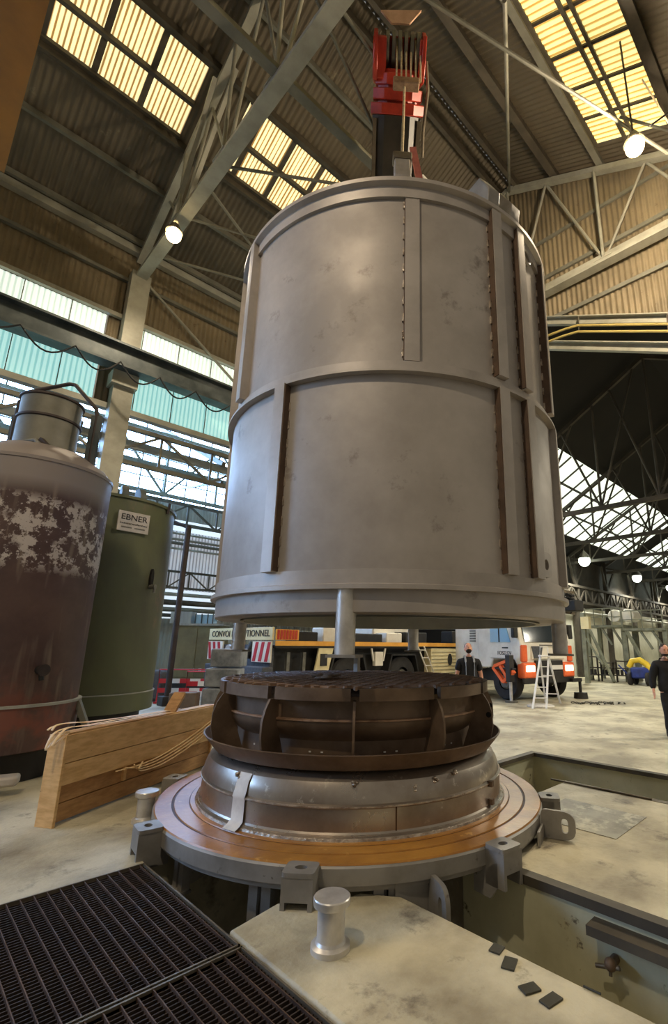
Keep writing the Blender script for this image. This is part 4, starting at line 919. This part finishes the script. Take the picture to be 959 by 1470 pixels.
# hook block, ropes, slings
hb = thing('hook_block', 'small grey hook block on wire ropes over the bell roof', 'hook', (4.56, 4.40, 8.9))
sw = Vector((.74, -.67, 0))
for i in range(6):
    x = -.17+.085*i; MB().tube(Vector((4.60, 4.36, 12.35))+sw*x, Vector((4.60, 4.36, 11.35))+sw*x, .016, n=8).build('wire_rope', 'wire_rope', hb)
MB().box((4.60, 4.36, 11.28), (.46, .16, .14), rz=rad(-42)).build('rope_block', 'rust_grate', hb, bevel=.02)
MB().tube((4.56, 4.40, 9.6), (4.58, 4.38, 11.3), .022, n=8).build('wire_rope', 'wire_rope', hb)
MB().box((4.56, 4.40, 9.36), (.27, .16, .36), rz=rad(-42)).build('block_cheek', 'sign_silver', hb, bevel=.03)
MB().box((4.56, 4.40, 9.60), (.32, .2, .12), rz=rad(-42)).build('block_head', 'boom_edge', hb, bevel=.02)
MB().pipe([Vector((4.56, 4.40, 9.2))+sw*x+Vector((0, 0, z)) for x, z in ((0, 0), (0, -.1), (.08, -.18), (.06, -.28), (-.04, -.3), (-.1, -.22))], .035).build('hook', 'rust_plate', hb)
for i, (dx, dy, lb) in enumerate(((.9, -.45, 'pink lifting sling running down from the hook block, nearest the viewer'), (-.9, .5, 'pink lifting sling on the far left under the hook block'), (.5, .9, 'pink lifting sling at the back right under the hook block'))):
    single('lifting_sling', MB().bar((4.60, 4.36, 9.75 if i == 0 else 8.95), (4.6+dx*(.16 if i == 0 else 1), 4.36+dy*(.3 if i == 0 else 1), 9.1 if i == 0 else 6.82), .1, .025, upv=(.67, .74, 0)) if i else
           MB().bar((4.68, 4.27, 9.85), (4.75, 4.19, 9.2), .11, .03, upv=(.67, .74, 0)).bar((4.75, 4.19, 9.2), (5.2, 3.7, 6.82), .11, .03, upv=(.67, .74, 0)), 'sling_pink', lb, 'sling', 'slings from the hook')
    
# ================================================================ WHITE AND ORANGE TRUCK CAB
bk, ac = Vector((.208, .978, 0)), Vector((.978, -.208, 0)); B0 = Vector((14.5, 8.4, 0))
tr = thing('crane_truck', 'white and orange truck with lit headlights facing right beyond the bell', 'truck', tuple(B0+bk*1.6+ac*1.27))
def B(s, w_, z): return B0+bk*s+ac*w_+Vector((0, 0, z))
BZ = math.atan2(ac.y, ac.x)
def tb(s0, s1, w0, w1, z0, z1): c = B((s0+s1)/2, (w0+w1)/2, (z0+z1)/2); return MB().box(c, (w1-w0, s1-s0, z1-z0), rz=BZ)
W_ = 2.6
MB().extr([(.0, 1.15), (-.03, 1.75), (.3, 2.85), (.45, 3.0), (2.0, 3.02), (2.0, 1.0), (1.4, 1.0), (1.25, 1.3), (.3, 1.3), (.2, 1.1)], B(0, W_/2, 0), bk, (0, 0, 1), W_).build('cab', 'paint_white', tr, bevel=.05, sharp=25)
wd = Vector((bk.x*.33, bk.y*.33, 1.1)).normalized()
MB().extr([(-1.1, .08), (1.1, .08), (1.04, .98), (-1.04, .98)], B(-.045, W_/2, 1.8), ac, wd, .03).build('windscreen', 'glass_dark', tr)
MB().extr([(.42, 1.86), (1.35, 1.86), (1.35, 2.42), (.6, 2.42)], B(0, -.012, 0), bk, (0, 0, 1), .02).build('door_window', 'glass_sky', tr)
MB().extr([(.9, 1.86), (.95, 1.86), (.95, 2.42), (.9, 2.42)], B(0, -.022, 0), bk, (0, 0, 1), .02).build('window_bar', 'truck_dark', tr)
dr = MB().extr([(.4, 1.32), (1.36, 1.32), (1.36, 1.34), (.4, 1.34)], B(0, -.012, 0), bk, (0, 0, 1), .02).build('door_seam', 'steel_grey', tr)
tb(.55, .8, -.03, 0, 1.66, 1.70).build('door_handle', 'truck_dark', tr)
text('lettering', 'FOSELEV', .17, 'lettering', B(.72, -.004, 1.5), -bk, (0, 0, 1), tr, .004, width=.62)
tb(-.07, .02, .02, W_-.02, .55, .95).build('bumper', 'truck_dark', tr, bevel=.03)
for w0, w1 in ((0, .62), (W_-.62, W_)):
    bq = tb(-.1, .2, w0, w1, .72, 1.22).build('bumper_corner', 'paint_orange', tr, bevel=.06)
    x = w0+.31; tb(-.13, -.09, x-.2, x+.2, .93, 1.12).build('headlight', 'headlight', bq, bevel=.02)
for w0, w1 in ((.0, .28), (W_-.28, W_)): tb(-.05, .12, w0, w1, 1.24, 1.78).build('corner_panel', 'paint_orange', tr, bevel=.04)
tb(-.06, .0, .45, W_-.45, 1.32, 1.74).build('front_panel', 'paint_white', tr, bevel=.02)
MB().extr([(-.28, .2), (.28, .2), (.16, -.2), (-.16, -.2)], B(-.075, .72, 1.54), ac, (0, 0, 1), .02).build('badge_panel', 'cloth_grey', tr)
tb(-.08, 0, .62, W_-.62, .95, 1.28).build('grille', 'truck_dark', tr)
np_ = tb(-.1, -.08, 1.35, 1.95, .98, 1.12).build('number_plate', 'barrier_white', tr)
tb(-.12, -.1, .8, 1.8, 1.76, 1.79).build('wiper', 'truck_dark', tr)
for w0 in (-.22, W_+.02): tb(.05, .2, w0, w0+.2, 2.0, 2.5).build('mirror', 'truck_dark', tr, bevel=.03)
for w0 in (.2, W_-.2):
    wl = MB(); r = .58; wl.lathe((0, 0, 0), [(.26, -.17), (r-.05, -.17), (r, -.1), (r, .1), (r-.05, .17), (.26, .17)], n=36)
    R_ = Matrix((ac, bk, Vector((0, 0, 1)))).transposed() @ Matrix.Rotation(PI/2, 3, 'Y'); wl.v = [tuple(R_ @ Vector(p)+B(.78, w0, r)) for p in wl.v]
    wo = wl.build('wheel', 'rubber', tr, sharp=40); MB().tube(B(.78, w0-.14, r), B(.78, w0-.19, r), .24, .18, n=20).build('hub', 'hub_grey', wo)
tb(2.0, 3.3, .05, W_-.05, .95, 2.75).build('rear_body', 'paint_white', tr, bevel=.04)
vm = MB()
for i in range(8):
    c = B(2.3, .03, 1.9+.09*i); vm.box(c, (.02, .3, .04), rz=BZ)
vm.build('vent_slots', 'steel_grey', tr)
tb(.4, 3.3, .4, W_-.4, .55, 1.05).build('frame', 'truck_dark', tr)
tb(.05, 1.1, -.35, -.2, 1.0, 1.05).build('outrigger_beam', 'truck_dark', tr)
for a, b in (((.95, 1.05), (.5, .6)), ((.5, .6), (.05, .95)), ((.62, 1.1), (.25, .68)), ((.2, 1.3), (.9, 1.08))):
    MB().bar(B(a[0], -.3, a[1]), B(b[0], -.3, b[1]), .1, .13, upv=tuple(ac)).build('outrigger_arm', 'paint_orange', tr)
tb(.12, .3, -.42, -.22, .62, 1.45).build('outrigger_leg', 'truck_dark', tr)
MB().tube(B(.2, -.32, .62), B(.2, -.32, .05), .05).build('outrigger_ram', 'alu', tr); MB().tube(B(.2, -.32, .05), B(.2, -.32, 0), .2, n=20).build('outrigger_foot', 'hub_grey', tr)
MB().tube(B(-.15, W_+.15, .2), B(-.15, W_+.15, 0), .22, .24, n=20).tube(B(-.15, W_+.15, .6), B(-.15, W_+.15, .1), .05).bar(B(-.15, W_-.3, .62), B(-.15, W_+.2, .62), .12).build('outrigger_foot', 'truck_dark', tr)
for i in range(7):                                         # folded loader crane over the cab
    o = .09*i; MB().bar(B(1.1+.06*i, .9+.05*i, 3.9-.1*i), B(-.35+.05*i, 2.55+.06*i, 3.62-.12*i), .07+.02*(i % 2), .09).build('loader_boom', 'truck_dark' if i % 3 else 'boom_edge', tr)
for i in range(5): MB().pipe([B(1.0, 1.1+.1*i, 3.9), B(.3, 1.8+.1*i, 3.95-.1*i), B(-.3, 2.5, 3.5-.12*i), B(-.1, 2.6, 3.1-.05*i)], .025).build('hose', 'rubber', tr)
tb(.9, 1.5, 1.0, 1.7, 2.98, 3.9).build('loader_base', 'truck_dark', tr, bevel=.04)
tb(-.5, .0, 2.35, 2.85, 2.95, 3.35).build('loader_head', 'truck_dark', tr, bevel=.05)

# ================================================================ STEP LADDER
sl_ = thing('step_ladder', 'white folding step ladder standing open in front of the truck cab', 'ladder', (14.3, 7.45, 0))
top = Vector((14.35, 7.5, 1.42)); 
for k, (f1, f2) in enumerate((((13.24, 7.38, 0), (13.52, 7.10, 0)), ((15.05, 7.92, 0), (15.25, 7.52, 0)))):
    tdir = (Vector(f2)-Vector(f1)).normalized(); a1, a2 = top-tdir*.13, top+tdir*.13
    MB().bar(a1, f1, .055, .03).build('rail', 'barrier_white', sl_); MB().bar(a2, f2, .055, .03).build('rail', 'barrier_white', sl_)
    for i in range(1, 5): MB().bar(a1.lerp(Vector(f1), i/5), a2.lerp(Vector(f2), i/5), .05, .025).build('tread', 'barrier_white', sl_) if k == 0 or i in (2, 4) else None
MB().box(top+Vector((0, 0, .03)), (.3, .3, .06), rz=rad(-45)).build('platform', 'barrier_white', sl_, bevel=.01)
MB().pipe([top+Vector((-.1, .1, 0)), top+Vector((-.08, .08, .3)), top+Vector((.08, -.08, .3)), top+Vector((.1, -.1, 0))], .018).build('hand_hoop', 'barrier_white', sl_)

# ================================================================ FAR MACHINES
def gantry(u, v0, v1, z, label, rail=True):
    t = thing('machine_gantry', label, 'gantry', (u, (v0+v1)/2, 0), group='machine gantries')
    for v in (v0, v1):
        for du in (0, 1.6): MB().b2((u+du-.1, v-.1, 0), (u+du+.1, v+.1, z)).build('post', 'machine_grey', t)
    MB().b2((u-.2, v0-.1, z), (u+1.9, v1+.1, z+.12)).build('platform', 'machine_grey', t)
    for q in (0, .5): MB().bar((u-.1-q, v1-.1-q*.4, z), (u-1.0-q, v0+.35-q*.4, .05), .12, .1).build('stair_stringer', 'machine_grey', t)
    rm = MB(); rm.bar((u-.2, v0, z+1.0), (u-.2, v1, z+1.0), .05).bar((u-.2, v0, z+.55), (u-.2, v1, z+.55), .04); n = int((v1-v0)/.4)
    for i in range(n+1): rm.bar((u-.2, v0+(v1-v0)*i/n, z), (u-.2, v0+(v1-v0)*i/n, z+1.0), .04)
    rm.build('railing', 'machine_grey', t)
    for q in (.3, .6): MB().bar((u, v0+(v1-v0)*q, z), (u, v0+(v1-v0)*q-.5, z-.9), .1).build('knee_brace', 'machine_grey', t)
gantry(27, 9.5, 11.4, 2.75, 'grey steel machine gantry with slanted legs, nearest the truck cab')
gantry(26.6, 7.4, 9.3, 2.55, 'grey steel machine gantry with slanted legs, farther right along the wall')
for v, lb in ((9.88, 'white drum on the gantry platform, the farther left one'), (9.2, 'white drum on the gantry platform, the right one')):
    single('white_drum', MB().tube((26.9, v, 3.35), (28.0, v, 3.35), .33, n=28), 'paint_white', lb, 'drum', 'white drums on the gantry', bevel=.04)
bm = thing('blue_machine', 'small blue wheeled machine with yellow hood under the gantry', 'machine', (25.3, 8.4, 0))
MB().box((25.5, 8.35, .55), (.9, .9, .5), rz=.3).build('body', 'blue_paint', bm, bevel=.08)
for dv in (-.45, .35):
    for du in (-.3, .4): MB().tube((25.3+du, 8.35+dv-.06, .3), (25.3+du, 8.35+dv+.06, .3), .3, n=20).build('wheel', 'rubber', bm)
MB().pipe([(25.3, 8.8, .8), (25.3, 8.65, 1.08), (25.3, 8.3, 1.15), (25.3, 8.0, .95), (25.3, 7.85, .7)], .14, 10).build('hood', 'machine_yellow', bm)
MB().bar((25.2, 8.9, .5), (25.0, 9.2, .9), .06).build('handle', 'blue_paint', bm)
wcb = thing('machine_cabinet', 'pale machine cabinet beside the blue machine', 'cabinet', (25.6, 7.35, 0))
MB().b2((25.4, 6.7, .1), (26.4, 7.75, .95)).build('body', 'machine_grey', wcb, bevel=.03); MB().b2((25.35, 6.65, .95), (26.45, 7.8, 1.05)).build('top', 'paint_cream', wcb, bevel=.03)
for i, (u, v, h_, lb) in enumerate(((26.2, 11.0, 1.3, 'dark rack of fittings behind the ladder, nearest the truck'), (26.4, 10.3, 1.0, 'dark rack of fittings under the gantry stair'), (26.6, 9.6, 1.1, 'dark rack of fittings left of the blue machine'))):
    t = thing('parts_rack', lb, 'rack', (u, v, 0), group='racks under the gantries')
    for dv in (-.3, .3): MB().bar((u, v+dv, 0), (u, v+dv, h_), .07).build('upright', 'far_steel', t)
    for z in (.3, .65, h_-.1): MB().b2((u-.2, v-.33, z), (u+.2, v+.33, z+.05)).build('shelf', 'far_steel', t)
    for q in range(3): MB().tube((u-.1, v-.2+.2*q, .35), (u-.1, v-.2+.2*q, .6), .07).build('fitting', 'rubber', t)
single('steel_pipe', MB().tube((29, 12.4, 3.7), (46, 12.4, 3.7), .09), 'steel_pale', 'long pale pipe along the far hall wall', 'pipe')
pl = thing('far_post', 'grey steel post with a yellow green box right of the truck cab', 'post', (24.5, 10.55, 0))
MB().b2((24.4, 10.45, 0), (24.6, 10.65, 3.4)).build('pole', 'machine_grey', pl); MB().b2((24.3, 10.2, 2.6), (24.6, 10.6, 3.2)).build('box', 'paint_cream', pl)
MB().bar((24.5, 10.5, 2.2), (24.4, 9.7, .9), .08).build('strut', 'machine_grey', pl)

# ================================================================ CRANE BRIDGE END, CABLES
ob = thing('crane_bridge', 'orange brown overhead crane girder at the upper left corner', 'crane', (-.6, 6.0, 9.9))
MB().b2((-1.2, -1.2, 9.9), (-.01, 8.0, 11.2)).build('girder', 'orange_crane', ob)
MB().b2((-1.2, 8.0, 9.91), (-.012, 9.92, 11.2)).build('girder_end', 'crane_plate', ob)
MB().b2((-1.25, -1.2, 9.87), (0, 9.9, 9.9)).build('bottom_flange', 'orange_crane', ob)
MB().b2((-1.6, 9.9, 9.95), (-.5, 13.6, 10.6)).build('end_carriage', 'orange_crane', ob)
sw_ = [(-1.0, 13.1), (.9, 13.05), (2.0, 13.05), (3.0, 13.0), (4.0, 13.05), (5.0, 13.05), (6.1, 13.05), (7.3, 13.05), (8.6, 13.05), (10, 13.05)]
cp = []
for (a, va), (b, vb) in zip(sw_, sw_[1:]):
    for i in range(10): q = i/10; cp.append((a+(b-a)*q, va, 8.82-.42*math.sin(PI*q)))
cp.append((10, 13.05, 8.82))
single('festoon_cable', MB().pipe(cp, .022, 6), 'cable_dark', 'dark festoon cable hanging in loops below the crane runway', 'cable')
for a, b, lb in (((8.9, 1.6, 12.0), (10.6, 1.2, 14.0), 'thin dark chain hanging from the roof left of the right lamp'), ((9.3, 1.7, 13.8), (11.6, .4, 9.0), 'thin pale cable slanting down past the right lamp')):
    single('hanging_cable', MB().tube(a, b, .02, n=6), 'cable_dark' if 'dark' in lb else 'wire_rope', lb, 'cable')
single('strap_ribbon', MB().bar((9.6, 3.9, 8.6), (9.9, 4.5, 7.0), .06, .02), 'cable_dark', 'dark slanting tie below the portal beam beside the bell', 'tie') if 0 else None

# ================================================================ PEOPLE
def skin_mesh(name, verts, edges, m, parent, sub=2, root=0):
    """one continuous surface grown round a skeleton; verts: (x, y, z, rx, ry)"""
    bm = bmesh.new(); lay = bm.verts.layers.skin.verify(); vs = []
    for x, y, z, a, b in verts:
        v = bm.verts.new((x, y, z)); v[lay].radius = (a, b); vs.append(v)
    for i, j in edges: bm.edges.new((vs[i], vs[j]))
    vs[root][lay].use_root = True
    me = bpy.data.meshes.new(name); bm.to_mesh(me); bm.free()
    o = bpy.data.objects.new(name, me); COL.objects.link(o)
    k = o.modifiers.new('skin', 'SKIN'); k.use_smooth_shade = True; k.branch_smoothing = .4
    q = o.modifiers.new('sub', 'SUBSURF'); q.levels = sub; q.render_levels = sub
    bpy.context.view_layer.update()
    nm = bpy.data.meshes.new_from_object(o.evaluated_get(bpy.context.evaluated_depsgraph_get()))
    bpy.data.objects.remove(o); bpy.data.meshes.remove(me)
    mb = MB(); mb.v = [tuple(v.co) for v in nm.vertices]; mb.f = [tuple(p.vertices) for p in nm.polygons]; bpy.data.meshes.remove(nm)
    return mb
def person(label, loc, rz, arms, legs, tilt, top_m, leg_m, sleeves, extra):
    """arms / legs: per side the joints; the figure looks along -Y of its own frame"""
    t = thing('person', label, 'person', loc, rz)
    # ---- body: torso, neck, limbs, hands with fingers
    V_ = [(0, 0, .97, .14, .10), (0, .01, 1.12, .125, .09), (0, .01, 1.28, .14, .10), (0, .02, 1.40, .10, .075), (0, .02, 1.50, .06, .06), (0, .01, 1.58, .055, .058)]
    E_ = [(0, 1), (1, 2), (2, 3), (3, 4), (4, 5)]
    tops = []; 
    for sd, (el, wr, pm) in zip((-1, 1), arms):
        n = len(V_); V_ += [(sd*.185, .02, 1.415, .068, .068), (*el, .046, .046), (*wr, .031, .027), (*pm, .04, .02)]; E_ += [(3, n), (n, n+1), (n+1, n+2), (n+2, n+3)]
        d = (Vector(pm)-Vector(wr)).normalized(); s_ = Vector((0, 1, 0)).cross(d).normalized() if abs(d.y) < .9 else Vector((1, 0, 0)); s_ = Vector((0, -1, 0))-d*d.dot(Vector((0, -1, 0))); s_.normalize(); cu_ = d.cross(s_)*sd
        for i, ln in enumerate((.068, .08, .074, .055)):
            b = Vector(pm)+s_*(.03-.02*i)+d*.015; k = len(V_); m1 = b+d*ln*.55-cu_*.006; m2 = b+d*ln*.95-cu_*.026
            V_ += [(*b, .011, .011), (*m1, .0095, .0095), (*m2, .008, .008)]; E_ += [(n+3, k), (k, k+1), (k+1, k+2)]
        b = Vector(wr).lerp(Vector(pm), .35)+s_*.025; k = len(V_); m1 = b+s_*.022+d*.035; V_ += [(*b, .013, .013), (*m1, .011, .011), (*(m1+d*.03-s_*.002), .0095, .0095)]; E_ += [(n+2, k), (k, k+1), (k+1, k+2)]
    for sd, (kn, an, to) in zip((-1, 1), legs):
        n = len(V_); V_ += [(sd*.095, 0, .90, .095, .095), (*kn, .06, .062), (*an, .042, .045), (*to, .042, .03)]; E_ += [(0, n), (n, n+1), (n+1, n+2), (n+2, n+3)]
    bd = skin_mesh('body', V_, E_, 'skin', t)
    # ---- head joined to the neck
    HM = Matrix.Rotation(tilt, 3, 'X'); hc = Vector((0, -.005, 1.585)); up_ = HM @ Vector((0, 0, 1))
    def hp_(x, y, z): return hc+HM @ Vector((x, y, z))
    bd.ball(hp_(0, -.01, .115), (.078, .097, .115), 24, 16, HM); bd.ball(hp_(0, -.03, .05), (.06, .07, .06), 18, 12, HM)
    bd.ball(hp_(0, -.112, .085), (.014, .02, .022), 10, 8, HM); bd.ball(hp_(0, -.104, .108), (.010, .014, .028), 10, 8, HM)
    bd.ball(hp_(0, -.098, .047), (.026, .01, .006), 10, 6, HM); bd.ball(hp_(0, -.098, .036), (.023, .011, .007), 10, 6, HM)
    bd.ball(hp_(0, -.088, .145), (.055, .014, .012), 12, 8, HM)
    for sd in (-1, 1): bd.ball(hp_(sd*.08, 0, .095), (.012, .022, .034), 10, 8, HM)
    bo_ = bd.build('body', 'skin', t, local=True, sharp=180)
    rm = bo_.modifiers.new('union', 'REMESH'); rm.mode = 'VOXEL'; rm.voxel_size = .0075; rm.use_smooth_shade = True
    sm = bo_.modifiers.new('smooth', 'SMOOTH'); sm.iterations = 3; sm.factor = .4
    ey = MB()
    for sd in (-1, 1): ey.ball(hp_(sd*.031, -.093, .118), (.012, .01, .008), 10, 8, HM)
    ey.build('eyes', 'eye_dark', t, local=True)
    hr = MB(); P = []
    hr.ball(hp_(0, .008, .135), (.084, .1, .105), 24, 16, HM); I_ = HM.inverted()
    keep = [i for i, p in enumerate(hr.v) if (lambda q: q.z > .16 or (q.y > .0 and q.z > .06) or (q.y > -.03 and q.z > .13))(I_ @ (Vector(p)-hc))]
    ks = set(keep); hr.f = [f for f in hr.f if all(i in ks for i in f)]
    hr.build('hair', 'hair', t, local=True)
    be = MB(); be.ball(hp_(0, -.045, .028), (.06, .064, .045), 18, 12, HM); be.v = be.v
    ks = {i for i, p in enumerate(be.v) if (lambda q: q.z < .04)(I_ @ (Vector(p)-hc))}; be.f = [f for f in be.f if all(i in ks for i in f)]
    be.build('beard', 'hair', t, local=True)
    # ---- clothes follow the same joints, a little wider
    V_ = [(0, 0, .84, .2, .16), (0, .0, .95, .2, .155), (0, .01, 1.12, .19, .15), (0, .01, 1.28, .205, .16), (0, .02, 1.42, .165, .13), (0, .015, 1.50, .085, .085), (0, .012, 1.53, .078, .08)]; E_ = [(0, 1), (1, 2), (2, 3), (3, 4), (4, 5), (5, 6)]
    for sd, (el, wr, pm) in zip((-1, 1), arms):
        n = len(V_); e_ = Vector((sd*.185, .02, 1.415))
        if sleeves == 'short': V_ += [(*e_, .1, .1), (*e_.lerp(Vector(el), .45), .084, .084), (*e_.lerp(Vector(el), .72), .08, .08)]; E_ += [(4, n), (n, n+1), (n+1, n+2)]
        else: V_ += [(*e_, .105, .105), (*el, .08, .08), (*Vector(el).lerp(Vector(wr), .93), .056, .056)]; E_ += [(4, n), (n, n+1), (n+1, n+2)]
    skin_mesh('shirt', V_, E_, top_m, t).build('shirt' if sleeves == 'short' else 'jacket', top_m, t, local=True, sharp=180)
    V_ = [(0, 0, 1.02, .165, .13), (0, 0, .93, .175, .14)]; E_ = [(0, 1)]
    for sd, (kn, an, to) in zip((-1, 1), legs):
        n = len(V_); V_ += [(sd*.095, 0, .86, .112, .112), (*kn, .08, .082), (*Vector(kn).lerp(Vector(an), .92), .066, .07)]; E_ += [(1, n), (n, n+1), (n+1, n+2)]
    skin_mesh('trousers', V_, E_, leg_m, t).build('trousers', leg_m, t, local=True, sharp=180)
    for sd, (kn, an, to) in zip((-1, 1), legs):
        a = Vector(an); b = Vector(to); d = (b-a); d.z = 0; d.normalize(); sh = MB()
        sh = skin_mesh('boot', [(a.x, a.y, a.z+.1, .058, .06), (a.x, a.y+.01, a.z-.03, .055, .062), (*(a+d*.1+Vector((0, 0, -.045))), .05, .042), (*(a+d*.2+Vector((0, 0, -.055))), .042, .03)], [(0, 1), (1, 2), (2, 3)], 'rubber', t)
        lo = min(p[2] for p in sh.v); sh.v = [(p[0], p[1], max(p[2], .002)) for p in sh.v]
        sh.build('boot', 'rubber', t, local=True, sharp=180)
    if extra:
        for sd in (-1, 1):
            MB().pipe(curve([(sd*.085, -.155, 1.0), (sd*.088, -.162, 1.2), (sd*.09, -.158, 1.33), (sd*.09, -.118, 1.45), (sd*.088, -.02, 1.535), (sd*.07, .12, 1.45), (sd*.04, .17, 1.2), (sd*.03, .16, 1.0)]), .02, 8, .35).build('suspender', 'strap_grey', t, local=True)
    return t
person('man in black t-shirt and grey suspenders looking up beside the crane', (8.72, 6.30, 0), rad(-44),
       (((-.255, .03, 1.14), (-.265, -.05, .90), (-.262, -.075, .82)), ((.26, .04, 1.14), (.275, -.04, .90), (.272, -.065, .82))),
       (((-.11, -.02, .49), (-.12, .03, .09), (-.13, -.12, .03)), ((.11, -.02, .49), (.12, .03, .09), (.14, -.12, .03))), rad(-30), 'cloth_black', 'cloth_grey', 'short', True)
person('man in black jacket and dark trousers walking at the right edge', (11.2, 3.18, 0), rad(-52),
       (((-.27, .05, 1.15), (-.30, -.02, .90), (-.30, -.05, .82)), ((.27, .06, 1.15), (.29, -.03, .90), (.29, -.06, .82))),
       (((-.10, -.10, .50), (-.11, -.08, .10), (-.12, -.22, .03)), ((.11, .03, .50), (.12, .18, .12), (.12, .05, .03))), rad(4), 'cloth_black', 'cloth_black', 'long', False)
